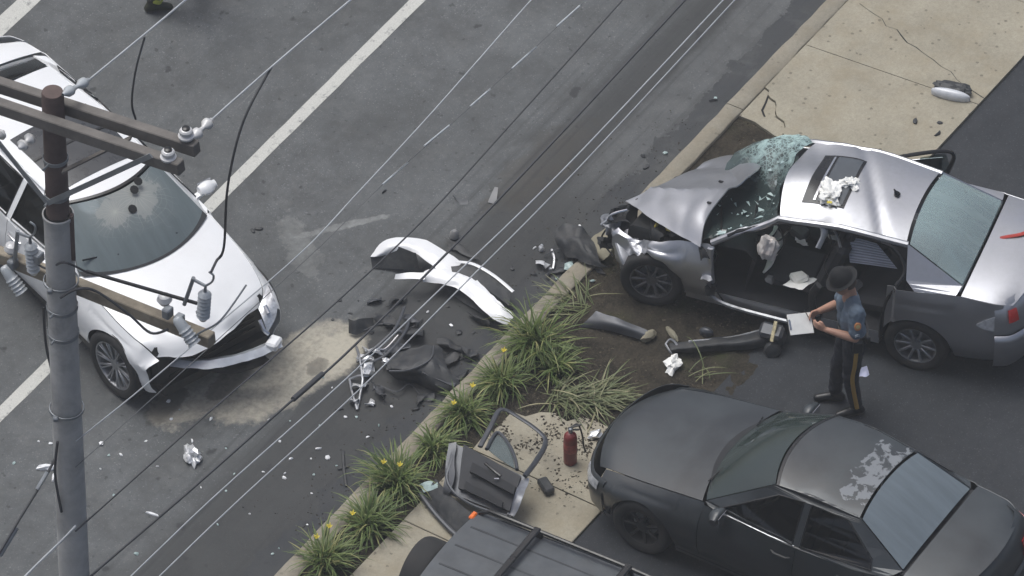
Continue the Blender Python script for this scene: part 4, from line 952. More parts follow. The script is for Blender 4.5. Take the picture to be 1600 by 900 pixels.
m = MB(); m.box(WL(428, 536, .54), (.12, .16, .09), Matrix.Rotation(.5, 3, 'Z'), .02); m.build('crash_box', P_WHITE, wht)
# headlights: the far one hangs out of its socket
def lamp(pts, mat=None):
    P = sgrid([[WL(*q) for q in r] for r in pts], 5, 5); m = MB(); m.grid(P); o = m.build('headlight', mat or M_LAMP, wht, thick=.05, ang=30); return o
lamp([[(418, 445, .88), (426, 462, .84), (434, 478, .78)], [(412, 462, .82), (421, 480, .78), (430, 498, .70)], [(404, 482, .76), (412, 502, .70), (418, 520, .60)]])
m = MB(); m.tube(crom([WL(406, 500, .72), WL(412, 515, .66), WL(420, 522, .62)], 4), .02, 6); m.tube(crom([WL(414, 478, .8), WL(420, 490, .76)], 3), .022, 8); m.build('lamp_reflector', M_CHROME, wht)
lamp([[(232, 520, .80), (246, 530, .76), (262, 538, .72)], [(234, 530, .72), (250, 540, .70), (264, 546, .66)], [(238, 542, .64), (252, 548, .62), (266, 554, .60)]])
strip('torn_fender_strip', [WL(238, 545, .60), WL(250, 560, .5), WL(262, 575, .42), WL(270, 596, .25)], .05, P_WHITE, wht, arch=.1)
strip('bumper_remnant', [WL(232, 540, .62), WL(262, 552, .55), WL(296, 552, .52)], .06, M_BLKP, wht)
m = MB(); P = sgrid([[WL(x + dx, y + dy, z + .1 * math.sin(x * .1 + dy)) for x, y, z in ((300, 560, .35), (340, 568, .32), (380, 560, .36), (410, 548, .4))] for dx, dy in ((0, 0), (6, 10), (14, 16))], 4, 5); m.grid(P); m.build('splash_tray', M_BLKP, wht, thick=.006)
m = MB(); P = sgrid([[WL(360, 560, .3), WL(385, 555, .32), WL(410, 545, .34)], [WL(368, 575, .12), WL(392, 572, .1), WL(404, 560, .15)]], 4, 4); m.grid(P); m.build('hanging_liner', M_BLKP, wht, thick=.006)
pr = [(-2.42, .86), (-2.6, .76), (-2.72, .54), (-2.77, .27), (-2.78, 0), (-2.77, -.27), (-2.72, -.54), (-2.6, -.76), (-2.42, -.86)]
c.fascia('rear_bumper', pr, [(.26, .07), (.36, .02), (.55, 0), (.63, 0), (.65, .03)], P_WHITE)
c.fascia('tail_panel', pr, [(.64, .05), (.78, .05), (.92, .09), (1.0, .16)], P_WHITE)
for t0, t1 in ((.02, .28), (.72, .98)): c.fascia('taillight', pr, [(.72, .04), (.80, .04), (.88, .06)], M_RED, t0, t1, .008, 10)
for a in WHT['axles']:
    for sd in (1, -1): wheel(wht, (a, sd * .745, .365), .365, .225, .265, M_ALLOY, sd, 10, R(4) if a > 0 else 0, True)
for y in (.38, -.38): c.seat(-.15, y, .52)
c.seat(-1.15, 0, 1.3, .25, True, 'rear_seat'); dash(c, .50, .72, .94); c.steering(.40, .38, .98)
for y0, x in ((-.38, .36), (.38, .38)):
    m = MB(); m.lathe([(.001, .14), (.10, .12), (.17, .04), (.18, -.02), (.13, -.10), (.001, -.14)], 16, Matrix.Rotation(.9, 3, 'Y') @ Matrix.Diagonal((1, 1.1, .9)), (x, y0, 1.03))
    m.v = [tuple(Vector(v) + crump(Vector(v), .03, 9, 1)) for v in m.v]; m.build('airbag', M_AIRBAG, wht, ang=60)
c.mirror(1, .45, .81, 1.02, P_WHITE); c.mirror(-1, .45, .81, 1.02, P_WHITE)
m = c.mb(); m.tube([(.86, .3, 1.06), (.80, -.35, 1.09)], .010, 5); m.tube([(.80, -.2, 1.07), (.66, -.66, 1.08)], .010, 5); m.build('wiper', M_TRIM, wht)
for y, x in ((.12, .40), (.0, .54), (.2, .35)):
    m = MB(); m.lathe([(.001, .0), (.035, .002), (.045, .0)], 9, Matrix.Rotation(.55, 3, 'Y'), (x + .02, y, lerp(1.39, 1.0, (x - .31) / .68) + .055)); m.build('windshield_hole', M_DARK, wht)

rnd = random.Random(21)
for i, (x, y, z, dx, dy) in enumerate(((955, 352, .68, 22, 30), (968, 338, .74, 26, 18), (982, 372, .60, 20, 26), (948, 380, .50, 24, 20), (1000, 402, .50, 16, 22), (1098, 392, .92, 12, 26), (1104, 420, .70, 10, 30), (1112, 452, .52, 14, 22))):
    P = [[SL(x + dx * (a - 1) * .6 + rnd.uniform(-3, 3), y + dy * (b_ - 1) * .5 + rnd.uniform(-3, 3), z + rnd.uniform(-.05, .07)) for b_ in range(3)] for a in range(3)]
    m = MB(); m.grid([[q + crump(q, .03, 9, i) for q in r] for r in sgrid(P, 3, 3)]); m.build('torn_metal_flap', (M_STEEL, M_BLKP, P_SILVER, M_BLKP)[i % 4], sil, thick=.006, ang=25)
for i, L in enumerate((((1100, 385, .95), (1120, 398, .8), (1108, 430, .6), (1130, 470, .38)), ((960, 345, .7), (940, 372, .4), (958, 400, .3)), ((1085, 390, .9), (1075, 420, .6), (1092, 450, .4)), ((1290, 350, 1.36), (1300, 385, 1.15), (1288, 420, .9), (1310, 450, .7)), ((1215, 350, 1.32), (1225, 380, 1.1), (1210, 400, .95)))):
    m = MB(); m.tube(crom([SL(*q) for q in L], 6), .009, 5); m.build('hanging_wire', M_TRIM, sil)
# ================================================================ people
def fuse(name, caps, mats, parent, vox=.009, smooth=4, fold=0.0):          # tapered capsules melted into one continuous surface
    bm = bmesh.new()
    for (a, ra, b_, rb) in caps:
        a, b_ = Vector(a), Vector(b_); d = b_ - a; L = d.length
        for q, r in ((a, ra), (b_, rb)): bmesh.ops.create_icosphere(bm, subdivisions=2, radius=r, matrix=Matrix.Translation(q))
        if L > 1e-4:
            M = Matrix.Translation((a + b_) / 2) @ d.to_track_quat('Z', 'Y').to_matrix().to_4x4()
            bmesh.ops.create_cone(bm, cap_ends=True, segments=14, radius1=ra, radius2=rb, depth=L, matrix=M)
    me = bpy.data.meshes.new(name); bm.to_mesh(me); bm.free()
    o = bpy.data.objects.new(name, me); col.objects.link(o)
    q = o.modifiers.new('r', 'REMESH'); q.mode = 'VOXEL'; q.voxel_size = vox
    q = o.modifiers.new('s', 'SMOOTH'); q.iterations = smooth; q.factor = .5
    me2 = bpy.data.meshes.new_from_object(o.evaluated_get(bpy.context.evaluated_depsgraph_get())); bpy.data.objects.remove(o)
    if fold:                                                    # soft cloth folds
        me2.update(); off_ = [noise.noise(Vector((v.co.x * 16, v.co.y * 16, v.co.z * 26)) + Vector((v.co.x * 20, 0, 0))) * fold + noise.noise(v.co * 9) * fold for v in me2.vertices]
        nr = [v.normal.copy() for v in me2.vertices]
        for v, q, k in zip(me2.vertices, nr, off_): v.co += q * k
    me2.name = name; me2.materials.clear(); return link(name, me2, mats, parent)
M_SKIN = pm('skin', (.42, .235, .165), .55, var=.12, scale=14)
M_HAIR = pm('short brown hair', (.06, .04, .03), .8, var=.3, scale=40)
def person(root, C, J, hat):
    # J: joints (x forward, y left, z up)
    A = []
    def chain(*pr):
        for (a, ra), (b_, rb) in zip(pr[:-1], pr[1:]): A.append((a, ra, b_, rb))
    h = J['head']; nk = J['neck']; f = J['face']                 # f: facing direction of the head
    sidev = Vector((-f.y, f.x, 0)).normalized(); upv = sidev.cross(f) * -1; upv = f.cross(sidev)
    if upv.z < 0: upv = -upv
    A += [(h + upv * .03 - f * .015, .092, h - upv * .01 + f * .02, .085), (h + f * .035 - upv * .05, .062, h + f * .05 - upv * .085, .045)]
    A += [(h + f * .10 - upv * .005, .014, h + f * .117 - upv * .03, .017), (h + f * .085 - upv * .062, .018, h + f * .088 - upv * .062, .018)]     # nose, mouth
    for s_ in (1, -1): A.append((h + sidev * (.088 * s_) - upv * .015, .016, h + sidev * (.092 * s_) + upv * .02, .018))                         # ears
    chain((h - upv * .06 - f * .02, .058), (nk, .062), (nk - Vector((0, 0, .08)), .075))
    for s_, nm in ((1, 'L'), (-1, 'R')):
        sh, el, wr, ha = J['sh' + nm], J['el' + nm], J['wr' + nm], J['ha' + nm]
        chain((sh, .058), (sh.lerp(el, .45), .052), (el, .043), (el.lerp(wr, .35), .044), (wr, .029))
        d = (ha - wr).normalized(); pl = J['palm' + nm]; w = d.cross(pl).normalized()             # palm: slab of four rays
        for k in range(4):
            o_ = w * ((k - 1.5) * .019); b0 = wr + d * .025 + o_ * .7; b1 = wr + d * .085 + o_; A.append((b0, .016, b1, .0115))
            ln = (.036, .043, .040, .030)[k]; k1 = b1 + (d * .8 + pl * .6).normalized() * ln; k2 = k1 + (d * .1 + pl).normalized() * ln * .75
            A.append((b1, .0105, k1, .0095)); A.append((k1, .0095, k2, .0085))
        t0 = wr + d * .03 + w * -.025; t1 = t0 + (d * .6 - w * .8 + pl * .25).normalized() * .045; t2 = t1 + (d * .75 + pl * .6 + w * .25).normalized() * .034
        A.append((t0, .015, t1, .0115)); A.append((t1, .0115, t2, .0095))
    pe, ch = J['pelvis'], J['chest']
    for s_ in (1, -1):
        A += [(pe + Vector((0, .075 * s_, 0)), .10, pe.lerp(ch, .5) + Vector((.0, .06 * s_, 0)), .095), (pe.lerp(ch, .5) + Vector((0, .06 * s_, 0)), .095, ch + Vector((0, .09 * s_, 0)), .10), (ch + Vector((0, .09 * s_, 0)), .10, nk + Vector((-.01, .05 * s_, -.07)), .06)]
    for nm in 'LR':
        hp, kn, an, to = J['hp' + nm], J['kn' + nm], J['an' + nm], J['to' + nm]
        chain((hp, .082), (hp.lerp(kn, .4), .076), (kn, .052), (kn.lerp(an, .35), .053), (an, .036), (an + Vector((0, 0, -.05)), .035)); chain((an + Vector((0, 0, -.055)), .032), (to, .028))
    body = fuse('body', A, M_SKIN, root, .0085, 3)
    for s_ in (1, -1):
        m = MB(); m.lathe([(.001, .012), (.008, .009), (.012, 0)], 8, f.to_track_quat('Z', 'Y').to_matrix(), h + f * .092 + sidev * (.033 * s_) + upv * .012); m.build('eye', M_TRIM, body)
    fuse('hair', [(h + upv * .045 - f * .03, .088, h - f * .045 - upv * .02, .082)], M_HAIR, root, .01, 2)
    B = []
    for s_ in (1, -1):
        B += [(pe + Vector((.0, .075 * s_, .07)), .118, pe.lerp(ch, .5) + Vector((.015, .068 * s_, 0)), .116), (pe.lerp(ch, .5) + Vector((.015, .068 * s_, 0)), .116, ch + Vector((.005, .095 * s_, 0)), .118), (ch + Vector((.005, .095 * s_, 0)), .118, nk + Vector((-.015, .055 * s_, -.065)), .068)]
    for nm in 'LR':
        sh, el = J['sh' + nm], J['el' + nm]; e = sh.lerp(el, C.get('sleeve', .72)); B += [(sh, .077, sh.lerp(el, .4), .074), (sh.lerp(el, .4), .074, e, .070)]
        if C.get('long'): B += [(e, .07, el, .066), (el, .066, J['wr' + nm], .055)]
    fuse('shirt', B, C['shirt'], root, .011, 3, .008)
    T = []
    for s_, nm in ((1, 'L'), (-1, 'R')):
        hp, kn, an = J['hp' + nm], J['kn' + nm], J['an' + nm]
        T += [(pe + Vector((0, .07 * s_, .04)), .122, hp, .112), (hp, .112, hp.lerp(kn, .45), .098), (hp.lerp(kn, .45), .098, kn, .078), (kn, .078, an + Vector((0, 0, .05)), .066)]
    fuse('trousers', T, C['trousers'], root, .011, 3, .009)
    for nm in 'LR':
        an, to = J['an' + nm], J['to' + nm]; bk = an + (an - to) * .35; bk.z = to.z + .008
        fuse('shoe', [(bk, .042, an.lerp(to, .45) + Vector((0, 0, -.02)), .045), (an.lerp(to, .45) + Vector((0, 0, -.02)), .045, to, .038), (bk, .04, an + Vector((0, 0, .02)), .05)], C['shoe'], root, .01, 2)
        if C.get('stripe'):
            hp, kn = J['hp' + nm], J['kn' + nm]; s_ = 1 if nm == 'L' else -1
            pts = crom([hp + Vector((0, .108 * s_, .04)), hp.lerp(kn, .45) + Vector((0, .097 * s_, 0)), kn + Vector((0, .078 * s_, 0)), an + Vector((0, .068 * s_, .04))], 6)
            m = MB(); m.grid([[p + Vector((.019, .0, 0)), p + Vector((0, .007 * s_, 0)), p + Vector((-.019, .0, 0))] for p in pts], s_ < 0); m.build('trouser_stripe', C['stripe'], root, thick=-.006)
    m = MB(); m.lathe([(.125, -.024), (.142, -.022), (.144, .022), (.125, .024)], 28, Matrix.Diagonal((1.0, 1.42, 1)), pe + Vector((0, 0, .085))); m.box(pe + Vector((.0, .215, .03)), (.10, .05, .15), None, .015); m.box(pe + Vector((-.1, .16, .07)), (.05, .08, .08), None, .012); m.build('belt', C['belt'], root)
    Q = Matrix((f, sidev, upv)).transposed(); m = MB(); m.fn = lambda v: Q @ (Vector((v.x * 1.12, v.y, v.z)) + Vector((-.01, 0, .055))) + h
    hat(m); m.build('hat', C['hat'], root, ang=50)
    return body
def joints(z=1.0, **k): return {a: (Vector(b_) if not isinstance(b_, Vector) else b_) for a, b_ in k.items()}
def campaign_hat(m):
    m.lathe([(.001, .135), (.035, .133), (.06, .12), (.085, .085), (.099, .045), (.103, .012), (.118, .002), (.134, .000), (.145, .002), (.146, -.002), (.13, -.005), (.10, -.004), (.001, -.004)], 32)
    m.lathe([(.1045, .006), (.1055, .03), (.103, .032)], 32)
def helmet(m): m.lathe([(.001, .15), (.06, .14), (.105, .10), (.125, .04), (.13, .0), (.17, -.02), (.17, -.025), (.12, -.01), (.001, -.01)], 28)
M_SHIRT = pm('slate blue uniform shirt', (.115, .155, .205), .8, var=.14, scale=9, bmp=.4, bscale=22)
M_NAVY = pm('navy uniform trousers', (.012, .014, .022), .85, var=.25, scale=9)
M_GOLD = pm('gold trouser stripe', (.42, .25, .05), .7, var=.12)
M_HAT = pm('dark felt hat', (.006, .0065, .008), .85, var=.3, scale=12)
M_LEATH = pm('black leather', (.012, .012, .013), .35, var=.25)
J = joints(head=(.09, 0, 1.63), neck=(.02, 0, 1.50), face=Vector((.90, 0, -.44)).normalized(), pelvis=(-.02, 0, .95), chest=(.0, 0, 1.29),
    shL=(.0, .185, 1.41), elL=(.02, .25, 1.13), wrL=(.27, .12, 1.17), haL=(.36, .07, 1.20), palmL=Vector((.1, -1, .2)).normalized(),
    shR=(.0, -.185, 1.41), elR=(.05, -.25, 1.14), wrR=(.30, -.10, 1.21), haR=(.39, -.05, 1.23), palmR=Vector((.1, 1, .1)).normalized(),
    hpL=(-.01, .09, .90), knL=(.015, .10, .50), anL=(-.04, .11, .10), toL=(.13, .125, .035),
    hpR=(-.01, -.09, .90), knR=(.08, -.10, .50), anR=(.10, -.12, .10), toR=(.27, -.15, .035))
fo = G(1322, 636, LOT_Z); a_ = R(192)
off = empty('person', (fo.x + .02, fo.y, LOT_Z), a_, 'person in slate blue uniform shirt and wide-brimmed hat, writing on a pad', 'person')
person(off, dict(shirt=M_SHIRT, trousers=M_NAVY, shoe=M_LEATH, belt=M_LEATH, stripe=M_GOLD, hat=M_HAT, sleeve=.78), J, campaign_hat)
M_PATCH = pm('shoulder patch', (.46, .20, .08), .8, var=.4, scale=30)
m = MB(); ps = J['shL'].lerp(J['elL'], .42); m.lathe([(.001, .008), (.034, .006), (.042, -.004)], 14, Vector((-.02, 1, .25)).normalized().to_track_quat('Z', 'Y').to_matrix() @ Matrix.Diagonal((.85, 1.15, 1)), ps + Vector((0, .072, .016))); m.build('shoulder_patch', M_PATCH, off)
m = MB(); m.lathe([(.001, .008), (.02, .007), (.026, .0)], 12, Vector((-.02, 1, .25)).normalized().to_track_quat('Z', 'Y').to_matrix(), ps + Vector((0, .072, .018))); m.build('patch_centre', pm('pale patch centre', (.5, .42, .2), .8), off)
m = MB()
for i in (0, 1): m.bar(J['shL'].lerp(J['elL'], .66) + Vector((.022, .070, -.012 - .02 * i)), J['shL'].lerp(J['elL'], .66) + Vector((0, .076, .002 - .02 * i)), .012, .006); m.bar(J['shL'].lerp(J['elL'], .66) + Vector((0, .076, .002 - .02 * i)), J['shL'].lerp(J['elL'], .66) + Vector((-.022, .070, -.012 - .02 * i)), .012, .006)
m.build('sleeve_chevron', pm('pale chevron', (.4, .45, .5), .8), off)
OM = Matrix.Translation(off.location) @ Matrix.Rotation(a_, 4, 'Z')
pad = empty('writing_pad', OM @ Vector((.50, .03, 1.21)), 0, 'white paper pad held by the person in uniform', 'pad'); pad.rotation_euler = (R(-38), R(-14), a_ + R(12))
m = MB(); m.box((0, 0, 0), (.25, .20, .012), None, .002); m.build('sheets', M_PAPER, pad, smooth=False)
m = MB(); m.box((0, 0, -.012), (.26, .21, .008), None, .002); m.build('backing_board', M_BLKP, pad, smooth=False)
m = MB(); m.box((.115, 0, .008), (.02, .10, .012), None, .003); m.build('clip', M_CHROME, pad, smooth=False)
m = MB(); m.tube([OM @ Vector((.40, -.035, 1.20)), OM @ Vector((.45, -.02, 1.33))], .005, 6); tag(m.build('pen', M_BLKP), 'dark pen in the writing hand of the uniformed person', 'pen')
# firefighter walking out at the top: only boots and trouser cuffs are in frame
M_TURN = pm('tan black turnout cloth', (.035, .033, .03), .9, var=.3, scale=10); M_LIME = pm('lime reflective band', (.42, .46, .08), .55, var=.15, scale=12)
J2 = joints(head=(.04, 0, 1.66), neck=(.01, 0, 1.52), face=Vector((.98, 0, -.17)).normalized(), pelvis=(0, 0, .95), chest=(.02, 0, 1.31),
    shL=(.0, .20, 1.43), elL=(-.08, .27, 1.15), wrL=(.05, .30, .92), haL=(.09, .30, .84), palmL=Vector((.2, -1, 0)).normalized(), shR=(.0, -.20, 1.43), elR=(.02, -.28, 1.15), wrR=(.16, -.28, .95), haR=(.21, -.28, .88), palmR=Vector((.2, 1, 0)).normalized(),
    hpL=(.0, .09, .90), knL=(.16, .10, .52), anL=(.22, .10, .11), toL=(.38, .11, .04), hpR=(.0, -.09, .90), knR=(-.06, -.10, .50), anR=(-.25, -.10, .12), toR=(-.09, -.11, .04))
fo = G(313, 8, 0); f2 = empty('person', (fo.x - .24, fo.y + .06, 0), R(12), 'person in dark turnout gear with lime bands on cuffs and boots', 'person')
person(f2, dict(shirt=M_TURN, trousers=M_TURN, shoe=pm('rubber boot', (.03, .032, .02), .6), belt=M_TURN, hat=M_HAT, long=True), J2, helmet)
for nm in 'LR':
    an, kn = J2['an' + nm], J2['kn' + nm]; d = (kn - an).normalized(); Qm = d.to_track_quat('Z', 'Y').to_matrix()
    for k, t in enumerate((.06, .15)): m = MB(); m.lathe([(.074, -.026), (.079, -.024), (.079, .024), (.074, .026)], 18, Qm, an + d * t); m.build('reflective_band', M_LIME, f2)

# ================================================================ plants
def leafmat(name, c0, c1, tip):
    m, n, l, b = nt(name); g = N(n, 'ShaderNodeNewGeometry'); rnd_ = g.outputs['Random Per Island']
    tc = n.new('ShaderNodeTexCoord').outputs['Object']
    c = mixc(n, l, rnd_, c0, c1); dry = ramp(n, l, rnd_, [(.80, 0.0), (.95, 1.0)]); c = mixc(n, l, mth(n, l, 'MULTIPLY', dry, .7), c, tip)
    c = mixc(n, l, mth(n, l, 'MULTIPLY', noi(n, l, tc, 9, 3), .5), c, tuple(k * .55 for k in c0))
    l.new(c, b.inputs['Base Color']); b.inputs['Roughness'].default_value = .5; b.inputs['Specular IOR Level'].default_value = .35
    return m
M_LEAF = leafmat('daylily leaves', (.070, .115, .028), (.17, .215, .065), (.36, .32, .14))
M_STRAW = leafmat('flattened leaves', (.09, .12, .045), (.22, .22, .11), (.42, .37, .24))
M_YEL = pm('yellow petals', (.55, .46, .06), .6, var=.2, scale=20)
def blades(m, rnd, n, L0, L1, e0, e1, rad, droop, wid=.017, az=None, spread=math.pi):
    for i in range(n):
        a = rnd.uniform(-math.pi, math.pi) if az is None else rnd.gauss(az, spread); r = rad * math.sqrt(rnd.random()); b = rnd.uniform(0, 6.28)
        p = Vector((r * math.cos(b), r * math.sin(b), -.01)); L = rnd.uniform(L0, L1); el = rnd.uniform(e0, e1); w = wid * rnd.uniform(.7, 1.25); k = 6; rows = []; dr = droop * rnd.uniform(.6, 1.4)
        tw = rnd.uniform(-.5, .5)
        for j in range(k + 1):
            t = j / k; h = Vector((math.cos(a + tw * t), math.sin(a + tw * t), 0)); sd = Vector((-h.y, h.x, 0)); ww = w * (.55 + .9 * t) * (1 - t ** 2.2) + .0012
            rows.append([p + sd * ww * .5, p - Vector((0, 0, ww * .22)), p - sd * ww * .5])
            p = p + (h * math.cos(el) + Vector((0, 0, math.sin(el)))) * (L / k); el -= dr / k * (.5 + t)
            if p.z < .012: p.z = .012; el = max(el, 0)
        m.grid(rows)
def clump(px, py, size, n, seed, label, flowers=0, group=None):
    g = G(px, py, .095); o = empty('daylily_plant', g, 0, label, 'plant', group); rnd = random.Random(seed)
    m = MB(); ls = rnd.uniform(.8, 1.2); blades(m, rnd, int(n * .75), .28 * size, .60 * size * ls, .65, 1.5, .10 * size, 1.9, .016); blades(m, rnd, int(n * .45), .3 * size, .66 * size, .4, 1.3, .12 * size, 1.6, .014, rnd.uniform(-3, 3), .7); blades(m, rnd, int(n * .2), .2, .45 * size, .05, .5, .16 * size, .8, .013)
    tag(m.build('leaves', M_LEAF, o, ang=180), kind='stuff')
    for i in range(flowers):
        a = rnd.uniform(0, 6.28); r = rnd.uniform(.1, .3) * size; h = rnd.uniform(.32, .5) * size; q = Vector((r * math.cos(a), r * math.sin(a), h))
        m = MB(); m.tube(crom([(0, 0, 0), q * .5 + Vector((0, 0, .08)), q], 3), .004, 5); st = m.build('flower_stalk', M_LEAF, o)
        m = MB()
        for k in range(6):
            b = k * math.pi / 3 + .3; h_ = Vector((math.cos(b), math.sin(b), 0)); s_ = Vector((-h_.y, h_.x, 0)); m.grid([[q + s_ * .004, q - s_ * .004], [q + h_ * .014 + s_ * .010 + Vector((0, 0, .026)), q + h_ * .014 - s_ * .010 + Vector((0, 0, .026))], [q + h_ * .032 + s_ * .003 + Vector((0, 0, .034 + .01 * (k % 2))), q + h_ * .032 - s_ * .003 + Vector((0, 0, .034 + .01 * (k % 2)))]])
        m.build('flower', M_YEL, st)
    return o
PL = [(508, 884, .84, 190, 'daylily clump on the kerb bed, first of the row before the suv', 2), (574, 828, .84, 190, 'daylily clump on the kerb bed, second of the row from the suv', 1), (622, 764, .90, 220, 'broad daylily clump between the kerb and the detached doors', 2),
      (680, 706, .72, 150, 'small daylily clump beside the detached door window frame', 0), (728, 652, .78, 160, 'daylily clump with yellow flowers beside the black bumper tray', 2), (786, 604, .78, 160, 'daylily clump next to the kerb by the tray end', 1),
      (838, 545, .98, 230, 'tall lush daylily clump touching the end of the white bumper cover', 0), (866, 582, .72, 130, 'leaning daylily clump behind the tallest clump on the soil', 0)]
for i, (x, y, s_, n_, lb, fl) in enumerate(PL): clump(x, y, s_, n_, 40 + i, lb, fl)
for i, (px, py, az, lb, n_) in enumerate(((905, 478, R(165), 'flattened pale daylily leaves by the front wheel of the wrecked sedan', 60), (930, 625, R(20), 'trampled pale daylily leaves in front of the black sedan', 130), (880, 620, R(-30), 'trampled green daylily leaves lying on the soil behind the extinguisher', 90), (1095, 590, R(30), 'few broken leaf blades on the bare soil by the pad writer', 7))):
    g = G(px, py, .10); o = empty('flattened_plant', g, 0, lb, 'plant'); rnd = random.Random(70 + i); m = MB()
    blades(m, rnd, n_, .25, .50, .1, .7, .16, 1.2, .014, az, .9); tag(m.build('leaves', M_STRAW, o, ang=180), kind='stuff')
# ================================================================ utility pole and lines
M_POLE = pm('weathered grey pole', (.46, .46, .45), .85, var=.16, scale=3, bmp=.5, bscale=30, dirt=(.10, .10, .10), dirtamt=.5, dirtscale=2)
M_POLETOP = pm('dark brown pole top', (.115, .082, .074), .85, var=.3, scale=5, bmp=.5, bscale=30)
M_ARM = pm('grey weathered arm', (.14, .13, .12), .85, var=.25, scale=6, bmp=.4, bscale=30)
M_ARMT = pm('tan timber arm', (.27, .235, .18), .85, var=.35, scale=4, bmp=.4, bscale=30, dirt=(.11, .09, .07), dirtamt=.6)
M_PORC = pm('grey porcelain', (.46, .49, .51), .3, coat=.4, var=.12)
M_PORCW = pm('white porcelain', (.62, .62, .62), .28, coat=.5, var=.1)
M_GALV = pm('galvanised fitting', (.28, .30, .32), .5, metal=.6, var=.2)
M_WIREL = pm('bare aluminium wire', (.42, .44, .46), .6, metal=.2, var=.15)
M_WIRED = pm('dark insulated wire', (.05, .052, .058), .7, var=.2)
PH = 10.5
pt = G(82, 142, PH); PB = Vector((pt.x, pt.y, WALK_Z))
pole = empty('utility_pole', PB, 0, 'tall grey utility pole with brown top and crossarms above the white crossover', 'utility pole')
def PO(w): return Vector(w) - PB
def pl(px, py, off): return PO(onplane(px, py, PB + RD * off, RD))           # a point on the crossarm plane
def wl(px, py, off): return PO(onplane(px, py, PB + PD * off, PD))           # a point on a line's vertical plane along the road
zt = PH - WALK_Z; zj = zt - 1.36
m = MB(); m.lathe([(.15, -.3), (.145, 2), (.132, 5), (.122, zj)], 24); m.lathe([(.132, zj - .03), (.134, zj), (.122, zj + .005)], 24); m.build('pole_shaft', M_POLE, pole)
m = MB(); m.lathe([(.098, zj), (.093, zt - .03), (.086, zt - .008), (.06, zt), (.001, zt + .002)], 24); m.build('pole_top', M_POLETOP, pole)
for z in (zj + .22, zj + .62, zj - 1.05, zj - 1.35):
    m = MB(); m.lathe([(.103 if z > zj else .131, -.02), (.107 if z > zj else .135, -.018), (.107 if z > zj else .135, .018), (.103 if z > zj else .131, .02)], 24, None, (0, 0, z)); m.tube([Vector((0, 0, z)) - RD * .18, Vector((0, 0, z)) - RD * .1], .012, 6); m.build('pole_band', M_GALV, pole)
m = MB(); m.box(Vector((.115, -.05, zj - .22)), (.035, .05, .5), None, .004); m.build('cable_channel', M_POLETOP, pole)
arms = []
for (x0, y0, x1, y1, off, mat, w, h) in ((0, 133, 308, 233, .115, M_ARM, .095, .12), (0, 166, 284, 262, -.125, M_ARM, .095, .12), (0, 398, 332, 532, .15, M_ARMT, .10, .125)):
    a, b_ = pl(x0, y0, off), pl(x1, y1, off); mid = RD * off; d = (b_ - a).normalized()
    t = (b_ - mid).dot(d); a2 = b_ - d * (2 * t)
    m = MB(); m.bar(a2, b_, w, h, bev=.008); o = m.build('crossarm', mat, pole, smooth=False); arms.append((a2, b_, d, o))
m = MB(); m.bar(pl(135, 424, .06), pl(308, 474, .06), .022, .022); m.build('spreader_bar', M_TRIM, pole, smooth=False)
c0 = Vector((0, 0, zj + .22)) - RD * .14
for q in ((236, 243), (-58, 152)):
    m = MB(); m.bar(c0, pl(q[0], q[1], -.18), .045, .012, up=RD); m.build('arm_brace', M_GALV, pole, smooth=False)
m = MB(); m.bar(pl(98, 268, -.15), pl(205, 215, .05), .05, .015); m.build('arm_brace', M_ARM, pole, smooth=False)
def pin(px, py, off, s=1.0):
    p = pl(px, py, off); m = MB(); m.tube([p - Vector((0, 0, .07)), p + Vector((0, 0, .0))], .012, 6); m.build('insulator_pin', M_GALV, pole)
    m = MB(); m.lathe([(.03, -.01), (.065, .0), (.068, .02), (.05, .035), (.056, .05), (.056, .07), (.045, .085), (.02, .092)], 20, Matrix.Scale(s, 3), p); o = m.build('pin_insulator', M_PORCW, pole)
    m = MB(); m.lathe([(.034, .085), (.034, .10), (.02, .108), (.001, .108)], 14, Matrix.Scale(s, 3), p); m.build('insulator_cap', M_TRIM, o)
pin(291, 214, .115); pin(263, 247, -.125)
def string(a, b_, n, r=.05, mat=None):                                        # dead-end insulator string
    a, b_ = Vector(a), Vector(b_); d = (b_ - a); Q = d.to_track_quat('Z', 'Y').to_matrix(); L = d.length
    m = MB(); prof = [(.012, 0)]
    for i in range(n): z = L * (i + .5) / n; prof += [(.018, z - L / n * .4), (r, z - L / n * .12), (r * 1.02, z + L / n * .1), (.03, z + L / n * .2), (.02, z + L / n * .42)]
    prof += [(.012, L), (.001, L)]; m.lathe(prof, 16, Q, a); m.build('strain_insulator', mat or M_PORCW, pole, ang=60)
string(wl(300, 216, .95), wl(332, 186, .95), 2); string(wl(98, 148, .12), wl(140, 124, .12), 2, .045, M_PORC)
string(wl(52, 212, -.1), wl(30, 232, -.1), 2, .05); string(wl(6, 205, -.9), wl(-14, 225, -.9), 2, .05)
